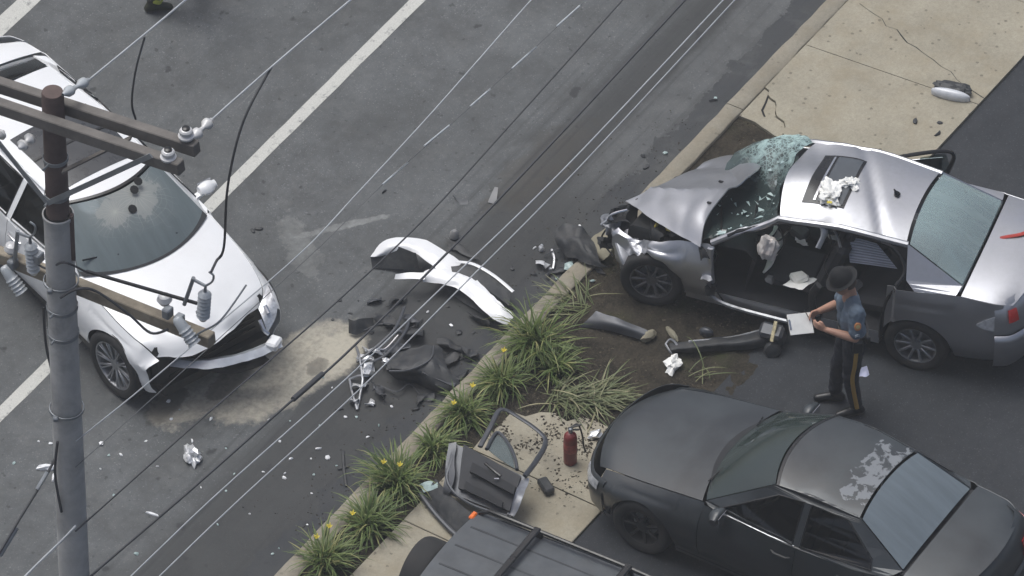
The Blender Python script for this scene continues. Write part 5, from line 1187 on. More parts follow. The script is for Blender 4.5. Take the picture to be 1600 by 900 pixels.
def cutout(px, py, off, tilt, flip=1):
    p = pl(px, py, off); U = Vector((0, 0, 1)); Q = Matrix.Rotation(tilt, 3, RD)
    m = MB(); prof = [(.03, -.30)]
    for i in range(7): z = -.27 + i * .042; prof += [(.045, z), (.058, z + .016), (.045, z + .03)]
    prof += [(.035, .03), (.001, .035)]; m.lathe(prof, 18, Q, p); o = m.build('fuse_cutout', M_PORC, pole, ang=60)
    m = MB(); s_ = PD * (-.12 * flip); m.tube([p + Q @ Vector((0, 0, .02)), p + Q @ Vector((0, 0, .10)), p + Q @ (s_ + Vector((0, 0, .10)))], .016, 6); m.tube([p + Q @ (s_ + Vector((0, 0, .12))), p + Q @ (s_ * 1.6 + Vector((0, 0, -.24)))], .018, 8)
    m.tube(crom([p + Q @ Vector((0, 0, .10)), p + Q @ Vector((0, 0, .18)) - s_ * .5, p + Q @ Vector((0, 0, .26)) - s_ * .6, p + Q @ Vector((0, 0, .28)) - s_ * .2], 4), .010, 6); m.tube([p + Q @ Vector((0, 0, -.2)), p + Q @ (s_ * .5 + Vector((0, 0, -.25)))], .02, 6); m.build('fuse_holder', M_GALV, o)
cutout(320, 460, .05, R(5)); cutout(48, 385, .05, R(-4)); 
def arrester(px, py, off, tilt):
    p = pl(px, py, off); Q = Matrix.Rotation(tilt, 3, RD); m = MB(); prof = [(.02, -.12), (.062, -.11)]
    for i in range(4): z = -.09 + i * .035; prof += [(.05, z), (.062, z + .015), (.05, z + .028)]
    prof += [(.05, .06), (.042, .14), (.03, .16), (.001, .165)]; m.lathe(prof, 18, Q, p); m.build('surge_arrester', M_PORC, pole, ang=60)
arrester(292, 520, .0, R(-42)); arrester(22, 440, .0, R(-42))
for q in ((257, 468), (18, 388)): m = MB(); m.lathe([(.001, -.05), (.04, -.045), (.066, 0), (.05, .04), (.02, .055), (.001, .056)], 16, None, pl(*q, .12)); m.build('knob_insulator', M_PORCW, pole)
for q in ((280, 500, .06), (262, 488, .06), (20, 412, .06), (60, 402, .06)): m = MB(); m.box(pl(*q), (.09, .07, .10), Matrix.Rotation(RA, 3, 'Z'), .01); m.build('mounting_bracket', M_GALV, pole)
def lead(pts, r, mat, nm='jumper_lead'): m = MB(); m.tube(crom(pts, 6), r, 6); return m.build(nm, mat, pole)
lead([pl(95, 465, -.2), pl(120, 452, -.22), pl(150, 455, -.1), pl(200, 490, .0), pl(235, 520, .05), pl(262, 515, .05)], .012, M_WIRED)
lead([pl(135, 425, .05), pl(100, 410, -.16), pl(75, 420, .0), pl(55, 410, .05)], .010, M_WIRED)
lead([pl(290, 535, .0), pl(312, 520, .02), pl(345, 500, .05), pl(385, 445, .3)], .009, M_GALV)
lead([pl(68, 480, .1), pl(72, 540, .1), pl(86, 600, .05), pl(92, 650, -.05)], .012, M_WIRED, 'hanging_lead')
lead([pl(90, 690, -.16), pl(86, 740, -.16), pl(96, 800, -.15)], .012, M_WIRED, 'hanging_lead')
for (x, y) in ((100, 462), (95, 655)): m = MB(); m.lathe([(.142, -.014), (.150, -.012), (.150, .012), (.142, .014)], 24, None, Vector((0, 0, pl(x, y, -.14).z))); m.box(Vector((0, 0, pl(x, y, -.14).z)) - RD * .16, (.05, .05, .05), None, .01); m.build('pole_band', M_GALV, pole)
# drop cables hanging from the far lines
lead([wl(424, 105, .95), wl(380, 190, .95), wl(356, 290, .9), wl(350, 385, .6), wl(338, 408, .55), pl(330, 425, .05)], .012, M_WIRED, 'drop_cable')
lead([wl(226, 58, .12), wl(212, 110, .12), wl(206, 160, .12), wl(212, 186, .12)], .010, M_WIRED, 'drop_cable')
# lines along the road, each a thing of its own
def line(label, pts, off, r, mat, sleeves=()):
    W = [onplane(x, y, PB + PD * off, PD) for x, y in pts]; o = W[0]; m = MB(); m.tube([p - o for p in crom(W, 10)], r, 6)
    ob = tag(m.build('overhead_line', mat), label, 'cable'); ob.location = o
    for (x0, y0, x1, y1, rr, mt, nm) in sleeves:
        m = MB(); m.tube([onplane(x0, y0, PB + PD * off, PD) - o, onplane(x1, y1, PB + PD * off, PD) - o], rr, 8); q = m.build(nm, mt, ob)
line('bare wire leaving the strain insulator on the long end of the upper crossarm', [(332, 186), (425, 104), (560, -10), (700, -125)], .95, .010, M_WIREL)
line('bare wire leaving the strain insulator beside the brown pole top', [(140, 124), (200, 75), (290, 0), (400, -95)], .12, .010, M_WIREL)
line('topmost thin pale wire sagging over the road below the crossarms', [(905, -80), (828, 2), (680, 170), (560, 300), (470, 395), (330, 515), (215, 612), (118, 690)], .14, .0065, M_WIREL)
dash_ = [(x0, y0, x1, y1, .009, M_PORC, 'pale_length') for x0, y0, x1, y1 in ((870, 41, 906, 9), (800, 107, 838, 73), (735, 166, 766, 139), (663, 228, 702, 196), (598, 288, 637, 254))]  # short paler lengths set along the thin line
line('thin line broken by short pale lengths above the road', [(980, -58), (906, 9), (800, 107), (702, 196), (598, 288), (500, 385), (330, 540), (118, 730)], .14, .004, pm('grey thin line', (.13, .135, .14), .8), dash_)
line('dark sagging line crossing the white bumper cover near its upper end', [(1050, -85), (970, 3), (800, 192), (655, 350), (500, 495), (320, 650), (118, 830)], .15, .0085, M_WIRED)
line('heavy dark line with a black splice sleeve near the tan powder patch', [(1160, -95), (1075, -5), (880, 205), (700, 394), (540, 553), (440, 640), (300, 764), (150, 893), (118, 925)], .16, .0125, M_WIRED, [(458, 624, 504, 584, .026, M_WIRED, 'splice_sleeve')])
line('upper of the two pale parallel lines running past the wrecked sedan nose', [(1215, -95), (1130, 0), (880, 265), (700, 440), (545, 588), (350, 762), (240, 866), (118, 985)], .16, .007, M_WIREL)
line('lower of the two pale parallel lines running past the wrecked sedan nose', [(1235, -95), (1148, 0), (895, 272), (714, 455), (560, 610), (380, 775), (270, 880), (118, 1030)], .18, .007, M_WIREL)
line('segmented dark cable looping beside the foot of the grey pole', [(-40, 930), (0, 862), (30, 812), (62, 760), (86, 716), (90, 690)], -.2, .013, M_WIRED, [(0, 868, 26, 825, .022, M_GALV, 'cable_sleeve'), (58, 765, 74, 738, .02, M_GALV, 'cable_sleeve')])
line('pale cable passing low behind the grey pole shaft', [(20, 920), (60, 880), (96, 845), (118, 822)], .2, .012, M_WIREL)

# ================================================================ wreckage
M_DKP = pm('scuffed dark plastic', (.030, .032, .035), .55, var=.35, scale=12, dirt=(.12, .115, .105), dirtamt=.5, dirtscale=8)
M_GREYP = pm('dark grey body panel', (.07, .075, .085), .4, metal=.3, var=.2, dirt=(.1, .09, .08), dirtamt=.4)
M_BEIGE = pm('beige broken foam', (.24, .22, .16), .8, var=.2)
M_BRIGHT = pm('crumpled bright foil', (.70, .71, .72), .3, metal=.5, var=.25, scale=14)
def gs(L, z=0): return [G(q[0], q[1], q[2] if len(q) > 2 else z) for q in L]
# white bumper cover
bc = empty('bumper_cover', G(700, 440, 0), 0, 'torn white bumper cover lying on the road by the daylilies', 'bumper'); BO = bc.location.copy()
def bstrip(nm, pts, w, mat, taper=None, arch=.25): return strip(nm, [p - BO for p in gs(pts)], w, mat, bc, .006, 7, arch, None, 50, taper)
def bsheet(nm, rows, mat, thick=.006, cr=.008, par=None, org=None, seed=1):
    org = BO if org is None else org
    P = sgrid([[G(*q) - org for q in r] for r in rows], 6, 6); P = [[q + crump(q, cr, 7, seed) for q in r] for r in P]; m = MB(); m.grid(P); return m.build(nm, mat, par or bc, thick=thick, ang=40)
bsheet('cover_upper', [[(578, 401, .10), (604, 374, .20), (652, 372, .24), (690, 389, .24), (722, 410, .22)], [(586, 402, .12), (610, 384, .22), (648, 384, .25), (682, 401, .25), (712, 420, .22)], [(596, 401, .10), (618, 393, .18), (646, 394, .22), (674, 414, .22), (702, 432, .20)]], P_WHITE, .008, .012)
bsheet('cover_lower', [[(662, 425, .2), (690, 416, .22), (724, 420, .22), (756, 448, .21), (786, 477, .2), (806, 492, .17)], [(662, 433, .19), (692, 431, .21), (722, 438, .21), (753, 463, .2), (781, 489, .19), (800, 500, .16)], [(662, 440, .15), (690, 444, .17), (718, 452, .17), (748, 478, .16), (774, 499, .15), (794, 508, .12)]], P_WHITE, .008, .014)
bsheet('cover_tab', [[(618, 428, .2), (640, 426, .22), (664, 426, .24)], [(616, 436, .16), (640, 436, .2), (664, 436, .22)]], P_WHITE)
bsheet('cover_underside', [[(578, 400, .1), (610, 385, .2), (650, 395, .26)], [(582, 418, .02), (612, 420, .04), (655, 420, .12)]], M_DKP)
bstrip('grille_trim', [(712, 408, .28), (740, 412, .26), (772, 430, .23), (802, 455, .18)], .035, P_WHITE, arch=.15)
bsheet('grille_mesh', [[(705, 416, .24), (735, 416, .24), (768, 432, .21), (798, 458, .16)], [(706, 424, .22), (732, 432, .22), (765, 455, .19), (796, 478, .13)]], M_DKP)
bsheet('grille_opening', [[(700, 432, .12), (735, 450, .12), (790, 485, .1)], [(690, 445, .02), (720, 470, .02), (780, 505, .03)]], M_DKP)
# loose parts: bent sheets, brackets, tubes
def sheetpart(name, label, cat, rows, mat, thick=.006, cr=.02, seed=1, group=None, extra=None):
    org = G(*rows[0][0]); P = sgrid([[G(*q) - org for q in r] for r in rows], 6, 6); P = [[q + crump(q, cr, 6, seed) for q in r] for r in P]
    m = MB(); m.grid(P); o = tag(m.build(name, mat, None, thick=thick, ang=30), label, cat, group); o.location = org
    if extra: extra(o, org)
    return o
def tray_extra(o, org):
    m = MB(); m.tube([p - org for p in crom(gs([(608, 580, .22), (640, 578, .24), (672, 562, .26), (678, 540, .22)]), 5)], .010, 6); m.build('tray_lip', M_GREYP, o)
    m = MB(); m.bar(G(662, 578, .2) - org, G(712, 600, .12) - org, .10, .02); m.build('tray_rib', M_GREYP, o)
sheetpart('bumper_tray', 'big black plastic undertray on the road against the kerb', 'car part', [[(610, 555, .05), (640, 545, .10), (676, 540, .16), (690, 548, .12)], [(605, 575, .20), (640, 572, .24), (674, 560, .26), (705, 580, .18)], [(615, 590, .06), (648, 590, .12), (685, 600, .14), (720, 602, .12)], [(640, 596, .02), (665, 605, .02), (695, 616, .04), (715, 612, .05)]], M_DKP, .008, .03, 2, extra=tray_extra)
sheetpart('black_plastic_piece', 'thin black trim piece behind the white bumper cover', 'car part', [[(696, 372, .06), (715, 378, .08), (742, 398, .05)], [(700, 388, .03), (718, 393, .04), (748, 408, .02)]], M_DKP, .008, .03, 3)
m = MB(); o_ = G(710, 372, 0); m.lathe([(.05, 0), (.045, .05), (.02, .08), (.001, .085)], 12, None, (0, 0, .02)); t_ = tag(m.build('plastic_dome', pm('grey plastic cap', (.22, .22, .22), .7)), 'rounded grey plastic dome behind the white bumper cover', 'debris'); t_.location = o_
def frame_part(name, label, cat, lines, r, mat, sub=(), group=None):
    org = G(*lines[0][0]); m = MB()
    for L in lines: m.tube([p - org for p in crom(gs(L), 5)], r, 6, True, .6)
    o = tag(m.build(name, mat, None), label, cat, group); o.location = org
    for nm, L, rr, mt in sub: m = MB(); m.tube([p - org for p in crom(gs(L), 5)], rr, 6); m.build(nm, mt, o)
    return o
frame_part('headlamp_bracket', 'twisted grey headlamp frame on the road below the bumper cover', 'car part', [[(558, 565, .04), (590, 540, .12), (618, 512, .16), (632, 480, .10)], [(560, 572, .03), (600, 556, .12), (632, 520, .14), (640, 495, .08)], [(590, 540, .12), (604, 556, .1)], [(615, 512, .15), (632, 520, .13)]], .016, M_GREYP, (('bright_edge', [(588, 545, .14), (602, 545, .13), (622, 524, .15)], .009, M_CHROME),))
frame_part('torn_bracket', 'bent bright metal bracket standing on the road by the undertray', 'car part', [[(546, 592, .02), (550, 612, .05), (558, 640, .02)], [(546, 592, .02), (566, 588, .08), (562, 620, .03), (558, 640, .02)], [(556, 540, .02), (562, 560, .08), (566, 588, .07)]], .012, M_STEEL)
def crumple(name, label, cat, px, py, z, sx, sy, sz, mat, seed, group=None, sub=2, amp=.5):
    bm = bmesh.new(); bmesh.ops.create_icosphere(bm, subdivisions=sub, radius=1)
    for v in bm.verts:
        d = noise.noise(v.co * 1.7 + Vector((seed * 3.1, seed, 0))) * amp + noise.noise(v.co * 4 + Vector((seed, 2, seed))) * amp * .6; v.co *= 1 + d; v.co = Vector((v.co.x * sx, v.co.y * sy, max(v.co.z, -.6) * sz))
    me = bpy.data.meshes.new(name); bm.to_mesh(me); bm.free(); o = link(name, me, mat, None, G(px, py, z) + Vector((0, 0, sz * .55)), (0, 0, seed * 1.3), smooth=False); return tag(o, label, cat, group)
crumple('crumpled_metal', 'bright crumpled metal lump beside the bent bracket on the road', 'debris', 574, 582, 0, .09, .06, .06, M_BRIGHT, 1, amp=.9); crumple('crumpled_metal', 'small silvery lump on the headlamp frame by the undertray', 'debris', 603, 566, .1, .04, .03, .03, M_BRIGHT, 2)
sheetpart('black_plastic_block', 'upright black plastic flap on the road left of the headlamp frame', 'car part', [[(543, 498, .14), (556, 500, .14), (582, 496, .06)], [(546, 522, .02), (560, 522, .04), (584, 512, .01)]], M_DKP, .01, .02, 4)
sheetpart('plastic_wedge', 'pale grey wedge of trim standing on the road above the bumper cover', 'car part', [[(773, 292, .10), (778, 293, .10)], [(763, 316, .01), (775, 319, .01)]], pm('pale grey trim', (.28, .28, .28), .7), .006, .01, 5)
sheetpart('grey_shard', 'small dark shard with pale edge on the road above the bumper cover', 'car part', [[(706, 304, .05), (716, 312, .03), (730, 312, .03)], [(710, 312, .01), (718, 320, .005), (732, 320, .005)]], pm('mid grey shard', (.14, .145, .15), .6), .006, .02, 6)
# dark bumper and fragments at the nose of the wrecked sedan
def nose_extra(o, org):
    for L, mt, r in (([(905, 352, .22), (912, 366, .2), (914, 380, .14)], M_BRIGHT, .014), ([(862, 390, .06), (866, 404, .05), (864, 420, .02)], M_BRIGHT, .012)):
        m = MB(); m.tube([p - org for p in crom(gs(L), 4)], r, 6); m.build('torn_bright_strip', mt, o)
sheetpart('torn_bumper', 'dark torn bumper skin curled at the nose of the silver sedan', 'bumper', [[(868, 358, .18), (890, 350, .26), (912, 356, .28), (925, 372, .22)], [(868, 378, .14), (886, 372, .24), (908, 384, .26), (935, 404, .20)], [(880, 396, .08), (895, 402, .14), (915, 412, .16), (950, 418, .16)]], M_DKP, .008, .035, 7, extra=nose_extra)
sheetpart('broken_foam_sheet', 'beige broken panel between the torn bumper and the wrecked sedan', 'car part', [[(915, 385, .2), (930, 368, .26), (948, 352, .32)], [(922, 395, .16), (940, 385, .24), (952, 366, .3)], [(935, 408, .1), (948, 404, .2), (958, 390, .26)]], M_BEIGE, .012, .03, 8)
crumple('bright_shard', 'small bright torn shard standing by the torn dark bumper', 'debris', 846, 392, 0, .03, .025, .05, M_BRIGHT, 5); crumple('clear_shard', 'clear plastic shard at the kerb under the torn dark bumper', 'debris', 890, 418, .05, .06, .05, .03, M_SHARD, 6)
# fender strip, beige ends and the cut-off pillar on the soil
sheetpart('torn_fender', 'long dark grey fender strip lying on the soil below the front wheel', 'car part', [[(932, 486, .22), (968, 498, .22), (1012, 516, .18)], [(918, 500, .16), (962, 508, .2), (1010, 524, .16)], [(906, 510, .10), (955, 518, .12), (1004, 532, .11)]], M_GREYP, .006, .01, 9)
crumple('foam_block', 'beige foam block at the end of the dark fender strip', 'debris', 1014, 528, .1, .09, .05, .05, M_BEIGE, 3, amp=.25); crumple('foam_bar', 'beige broken bar beyond the foam block on the soil', 'debris', 1050, 524, .1, .12, .03, .04, M_BEIGE, 4, amp=.3)
crumple('grey_tube_end', 'stubby grey tube end behind the cut-off door pillar', 'debris', 1104, 522, .1, .075, .045, .05, M_GREYP, 7, amp=.2)
def pil_extra(o, org):
    for L, r, mt, nm in (([(1076, 534, .16), (1140, 528, .17), (1190, 516, .2)], .014, M_STEEL, 'upper_flange'), ([(1076, 548, .12), (1140, 545, .13), (1185, 538, .16)], .013, M_STEEL, 'lower_flange'), ([(1040, 538, .12), (1050, 552, .1), (1058, 540, .16), (1048, 530, .16), (1040, 538, .12)], .012, M_STEEL, 'torn_end')):
        m = MB(); m.tube([p - org for p in crom(gs(L), 4)], r, 6); m.build(nm, mt, o)
    m = MB(); m.box(G(1207, 522, .24) - org, (.24, .16, .22), Matrix.Rotation(R(-20), 3, 'Z') @ Matrix.Rotation(R(25), 3, 'X'), .03); m.build('retractor_box', M_GREYP, o)
    m = MB(); m.box(G(1209, 518, .34) - org, (.035, .02, .20), Matrix.Rotation(R(-20), 3, 'Z') @ Matrix.Rotation(R(-40), 3, 'X'), .004); m.build('warning_label', pm('cream label', (.55, .48, .30), .7, var=.5, scale=40), o)
    m = MB(); m.lathe([(.001, .03), (.07, .02), (.085, -.02)], 14, Matrix.Rotation(R(70), 3, 'X'), G(1207, 548, .16) - org); m.build('retractor_reel', M_DKP, o)
sheetpart('severed_car_post', 'cut-off door pillar with a boxy belt reel end lying on the ground', 'car part', [[(1046, 536, .14), (1100, 530, .16), (1160, 522, .18), (1196, 512, .2)], [(1048, 546, .18), (1100, 540, .20), (1160, 534, .22), (1196, 526, .24)], [(1052, 552, .12), (1100, 550, .12), (1160, 546, .13), (1196, 540, .16)]], M_DKP, .01, .012, 10, extra=pil_extra)
# detached doors
dr = empty('detached_door', G(760, 760, WALK_Z), 0, 'detached grey car door lying inner side up on the sidewalk', 'car door'); DO = dr.location.copy()
def dsheet(nm, rows, mat, thick=.01, cr=.004, par=None, seed=3, n=6):
    P = sgrid([[G(*q) - DO for q in r] for r in rows], n, n); P = [[q + crump(q, cr, 6, seed) for q in r] for r in P]; m = MB(); m.grid(P); return m.build(nm, mat, par or dr, thick=thick, ang=40)
def quad(TL, TR, BL, BR, nu=4, nv=4, lift=0.0, ins=0.0, belly=0.0):
    out = []
    for i in range(nu):
        r = []
        for j in range(nv):
            u = ins + (1 - 2 * ins) * i / (nu - 1); v = ins + (1 - 2 * ins) * j / (nv - 1)
            r.append(tuple(lerp(lerp(TL[k], TR[k], v), lerp(BL[k], BR[k], v), u) + ((lift + belly * math.sin(math.pi * u) * math.sin(math.pi * v)) if k == 2 else 0) for k in range(3)))
        out.append(r)
    return out
DQ = ((708, 692, .44), (822, 746, .46), (694, 766, .30), (798, 808, .32))
dsheet('door_shell', quad(*DQ, belly=.02), M_GREYP, .05)
dsheet('door_trim', quad((724, 694, .47), (814, 744, .49), (716, 762, .36), (796, 798, .37), 4, 4, .02, .0, .035), M_SEAT, .03)
dsheet('arm_rest', quad((738, 722, .52), (806, 760, .53), (734, 736, .50), (802, 772, .50), 3, 4, .02), M_INT, .04)
dsheet('map_pocket', quad((728, 752, .44), (786, 784, .45), (724, 764, .41), (784, 793, .42), 3, 4, .012), M_INT, .02)
m = MB(); m.tube([p - DO for p in crom(gs([(758, 724, .56), (772, 736, .57), (782, 744, .56)]), 4)], .016, 8); m.build('inner_handle', M_TRIM, dr)
m = MB(); m.box(G(776, 748, .56) - DO, (.05, .015, .01), None, .003); m.build('lock_lever', M_CHROME, dr)
m = MB(); m.tube([p - DO for p in crom(gs([(708, 695, .44), (704, 722, .42), (698, 748, .38), (712, 772, .36), (745, 792, .38), (792, 806, .36)]), 5)], .014, 6); m.build('door_seal', M_GREYP, dr)
dsheet('hinge_edge', [[(700, 694, .46), (712, 692, .47)], [(694, 750, .36), (708, 760, .38)], [(692, 768, .30), (702, 774, .30)]], M_GREYP, .01, .02)
dsheet('latch_edge', [[(812, 748, .48), (824, 746, .46)], [(803, 775, .44), (816, 776, .42)], [(793, 803, .34), (803, 808, .32)]], M_STEEL, .01, .03)
m = MB(); m.tube([p - DO for p in crom(gs([(750, 698, .50), (766, 668, .50), (783, 640, .46), (815, 655, .42), (846, 678, .40), (852, 694, .40), (838, 720, .44), (820, 744, .50)]), 6)], .026, 8, True, .6); m.build('window_frame', M_GREYP, dr)
m = MB(); m.tube([p - DO for p in crom(gs([(760, 702, .50), (776, 676, .48), (792, 690, .47), (804, 714, .48), (808, 734, .50)]), 5)], .018, 8); m.build('glass_channel', M_GREYP, dr)
dsheet('quarter_glass', [[(762, 702, .49), (768, 690, .48), (776, 678, .47)], [(782, 718, .49), (788, 702, .48), (791, 690, .47)], [(804, 732, .49), (803, 722, .48), (800, 710, .47)]], glass('door quarter glass', (.35, .42, .42), 1.0, haze=.25, frost=(.4, .45, .44)), .004, 0)
d2 = empty('detached_door', G(700, 800, WALK_Z), 0, 'second detached car door leaning under the first, dark side up', 'car door'); D2 = d2.location.copy()
def d2s(nm, rows, mat, thick=.02):
    P = sgrid([[G(*q) - D2 for q in r] for r in rows], 6, 6); m = MB(); m.grid([[q + crump(q, .006, 6, 4) for q in r] for r in P]); return m.build(nm, mat, d2, thick=thick, ang=40)
d2s('door_shell', [[(680, 748, .30), (705, 775, .30), (735, 800, .30), (760, 815, .28)], [(668, 765, .22), (690, 790, .22), (720, 815, .22), (745, 832, .2)], [(658, 775, .14), (678, 800, .14), (706, 828, .14), (730, 845, .14)]], M_DKP)
m = MB(); m.tube([p - D2 for p in crom(gs([(656, 770, .18), (678, 800, .17), (706, 830, .17), (730, 848, .17)]), 5)], .025, 8); m.build('door_edge', M_GREYP, d2)
d2s('door_glass', [[(655, 757, .22), (670, 752, .26), (684, 752, .3)], [(662, 770, .2), (674, 766, .24), (684, 762, .28)]], M_SHARD, .005)
# fire extinguisher
ex = empty('fire_extinguisher', G(891, 722, WALK_Z - .004), 0, 'red fire extinguisher standing on the sidewalk by the black sedan nose', 'extinguisher')
M_EXT = pm('red extinguisher paint', (.17, .022, .02), .5, coat=.3, var=.15)
m = MB(); m.lathe([(.066, 0), (.073, .008), (.076, .03), (.076, .36), (.07, .40), (.045, .43), (.022, .44), (.02, .46)], 24); m.build('cylinder', M_EXT, ex)
m = MB(); m.lathe([(.0765, .18), (.0775, .182), (.0775, .30), (.0765, .302)], 24); m.build('paper_label', pm('dull extinguisher label', (.26, .05, .045), .6, var=.4, scale=30), ex)
m = MB(); m.lathe([(.024, .45), (.026, .50), (.015, .51), (.001, .512)], 14); m.build('valve', M_GALV, ex)
m = MB(); m.bar((-.03, 0, .50), (.12, .02, .54), .022, .012); m.bar((-.02, 0, .48), (.10, .015, .47), .02, .01); m.build('handle', M_BLKP, ex)
m = MB(); m.tube(crom([(0, .02, .48), (.08, .10, .47), (.13, .10, .32), (.15, .06, .18), (.17, .04, .12)], 5), .011, 7); m.build('hose', M_BLKP, ex)
ex.scale = (.85, .85, .88)
# mirrors, papers, strap
mr = empty('torn_off_mirror', G(1486, 150, WALK_Z), R(-18), 'torn-off silver car mirror lying on the sidewalk', 'car mirror')
m = MB(); P = []
for i in range(11):
    a = math.pi * i / 10; P.append([Vector((-.19 * math.cos(a), -.02 - .055 * math.sin(a) * math.cos(b), .02 + (.045 + .05 * math.sin(a)) * (math.sin(b) + .3))) for b in [k * math.pi / 10 - .5 for k in range(11)]])
m.grid(P); m.build('mirror_shell', pm('pale mirror shell', (.55, .57, .60), .3, coat=.4, var=.12), mr, thick=.006)
bm = bmesh.new(); bmesh.ops.create_icosphere(bm, subdivisions=3, radius=1)
for v in bm.verts:
    d_ = noise.noise(v.co * 2.3) * .3 + noise.noise(v.co * 6) * .25; v.co *= 1 + d_; v.co = Vector((v.co.x * .175, .06 + v.co.y * .085, .085 + v.co.z * .065))
me_ = bpy.data.meshes.new('mirror_housing'); bm.to_mesh(me_); bm.free(); link('mirror_housing', me_, M_DKP, mr, smooth=False)
mr.scale = (1.05, 1.0, .68)
def paper(name, label, px, py, z, w, h, rz, seed, rot=(0, 0), mat=None, cat='paper', group=None, cr=.02):
    P = [[Vector((w * (i / 5 - .5), h * (j / 5 - .5), 0)) for j in range(6)] for i in range(6)]; P = [[q + Vector((0, 0, abs(noise.noise(q * 9 + Vector((seed, seed, 0)))) * cr * 2)) for q in r] for r in P]
    m = MB(); m.grid(P); o = tag(m.build(name, mat or M_PAPER, None, thick=.0015, ang=25), label, cat, group); o.location = G(px, py, z); o.rotation_euler = (rot[0], rot[1], rz); return o
crumple('crumpled_towel', 'larger crumpled white paper towel on the silver sedan sunroof', 'paper towel', 1297, 306, 1.465, .15, .10, .055, M_PAPER, 11, sub=4, amp=.75); crumple('crumpled_towel', 'smaller crumpled white paper towel beside the silver sedan sunroof', 'paper towel', 1328, 290, 1.465, .085, .075, .045, M_PAPER, 12, sub=4, amp=.75)
m = MB(); m.box((0, 0, 0), (.05, .03, .006), None, .002); y_ = tag(m.build('yellow_tag', M_YEL, None), 'small yellow tag on the crumpled towel on the car roof', 'tag'); y_.location = G(1296, 316, 1.51)
crumple('crumpled_paper', 'crumpled white paper on the soil below the cut-off pillar', 'paper', 1052, 572, .10, .10, .06, .05, M_PAPER, 13, sub=3, amp=.8); paper('folded_paper', 'folded white paper standing behind the leg of the uniformed person', 1347, 582, .12, .12, .10, .4, 3, (R(50), 0), pm('bluish paper', (.62, .64, .82), .7), cr=.03)
paper('loose_paper', 'white sheet lying on the sedan front seat', 1250, 442, .68, .22, .28, R(150), 4, (R(15), R(10)), cr=.02); paper('loose_paper', 'white card propped inside the sedan cabin by the roof', 1252, 380, 1.02, .10, .22, R(160), 5, (R(55), 0)); paper('loose_paper', 'white label sheet on the far seat back inside the sedan', 1300, 372, 1.0, .08, .16, R(165), 6, (R(60), 0))
crumple('airbag_bundle', 'stained white airbag bundle hanging at the sedan steering wheel', 'airbag', 1200, 398, .95, .10, .09, .16, pm('stained airbag cloth', (.60, .57, .54), .85, var=.3, scale=8, dirt=(.30, .16, .11), dirtamt=.5, dirtscale=9), 14, sub=3, amp=.3)
m = MB(); o_ = G(1552, 374, 1.13); m.tube([p - o_ for p in crom(gs([(1552, 374, 1.12), (1572, 370, 1.14), (1598, 365, 1.14), (1630, 352, 1.12), (1680, 350, 1.08)]), 5)], .022, 6, True, .35); s_ = tag(m.build('red_strap', pm('red webbing', (.36, .04, .03), .8, var=.2)), 'red strap lying over the trunk lid of the silver sedan', 'strap'); s_.location = o_
m = MB(); o_ = G(1528, 434, 1.1); m.box((0, 0, .01), (.05, .03, .02), Matrix.Rotation(.4, 3, 'Z'), .006); tag(m.build('trunk_scrap', M_PAPER), 'tiny white scrap on the trunk lid of the silver sedan', 'scrap').location = o_
crumple('headlight_fragment', 'bright lamp fragment on the pale sidewalk touching the black sedan nose', 'debris', 930, 682, WALK_Z, .08, .04, .04, M_BRIGHT, 15, amp=.6)
m = MB(); m.box((0, 0, .04), (.10, .20, .07), Matrix.Rotation(R(25), 3, 'Z'), .015); tag(m.build('black_module', M_DKP), 'small black box module on the sidewalk below the extinguisher', 'car part').location = G(853, 764, WALK_Z)
frame_part('black_hose', 'short black hose piece lying on the road by the kerb', 'debris', [[(536, 705, .01), (537, 730, .02), (541, 760, .01)], [(528, 733, .01), (546, 728, .01)]], .014, M_DKP)
crumple('crumpled_foil', 'crumpled shiny foil lump alone on the open road near the pole', 'debris', 301, 716, 0, .115, .06, .06, M_BRIGHT, 16, sub=3, amp=.8); crumple('white_fragment', 'long white fragment on the road beside the grey pole', 'debris', 75, 732, 0, .10, .035, .03, P_WHITE, 17, amp=.5); crumple('white_fragment', 'thin white strip fragment beside the long one near the pole', 'debris', 84, 746, 0, .07, .016, .02, P_WHITE, 18, amp=.4)
crumple('white_stick', 'narrow white stick fragment on the open road', 'debris', 238, 804, 0, .07, .016, .015, P_WHITE, 19, amp=.3)
# chips of white plastic and lamp glass, each one a thing
chips = [(22, 724), (157, 733), (170, 712), (189, 711), (246, 729), (264, 627), (281, 641), (366, 741), (353, 701), (353, 767), (314, 762), (411, 738), (420, 657), (444, 747), (455, 717), (453, 658), (213, 866), (178, 774), (390, 803), (426, 866), (436, 857), (575, 683), (592, 665), (540, 652), (519, 606), (612, 636), (510, 717), (512, 716), (526, 728), (490, 742), (487, 771), (445, 740), (486, 717), (497, 702), (557, 652), (705, 509), (668, 488), (655, 520), (630, 495), (158, 694), (79, 694), (505, 590), (500, 665), (437, 690), (884, 431), (1040, 240), (1118, 155), (860, 420), (835, 388), (870, 436), (925, 440), (300, 690), (268, 655), (330, 655), (60, 690), (228, 690), (340, 820), (480, 820)]
rnd = random.Random(12)
MARKS = [((110, 760), 'beside the grey utility pole'), ((390, 590), 'on the tan powder patch'), ((650, 590), 'around the black undertray'), ((690, 440), 'by the white bumper cover'), ((890, 400), 'by the nose of the wrecked sedan'), ((301, 716), 'around the shiny foil lump'), ((540, 735), 'near the short black hose'), ((1100, 150), 'in the gutter by the broken slab'), ((1470, 170), 'on the sidewalk near the torn-off mirror'), ((440, 840), 'on the road before the suv daylilies'), ((500, 680), 'on the open road between foil and kerb'), ((400, 350), 'by the pale scrape on the road')]
def near(x, y): return min(MARKS, key=lambda q: (q[0][0] - x) ** 2 + (q[0][1] - y) ** 2)[1]
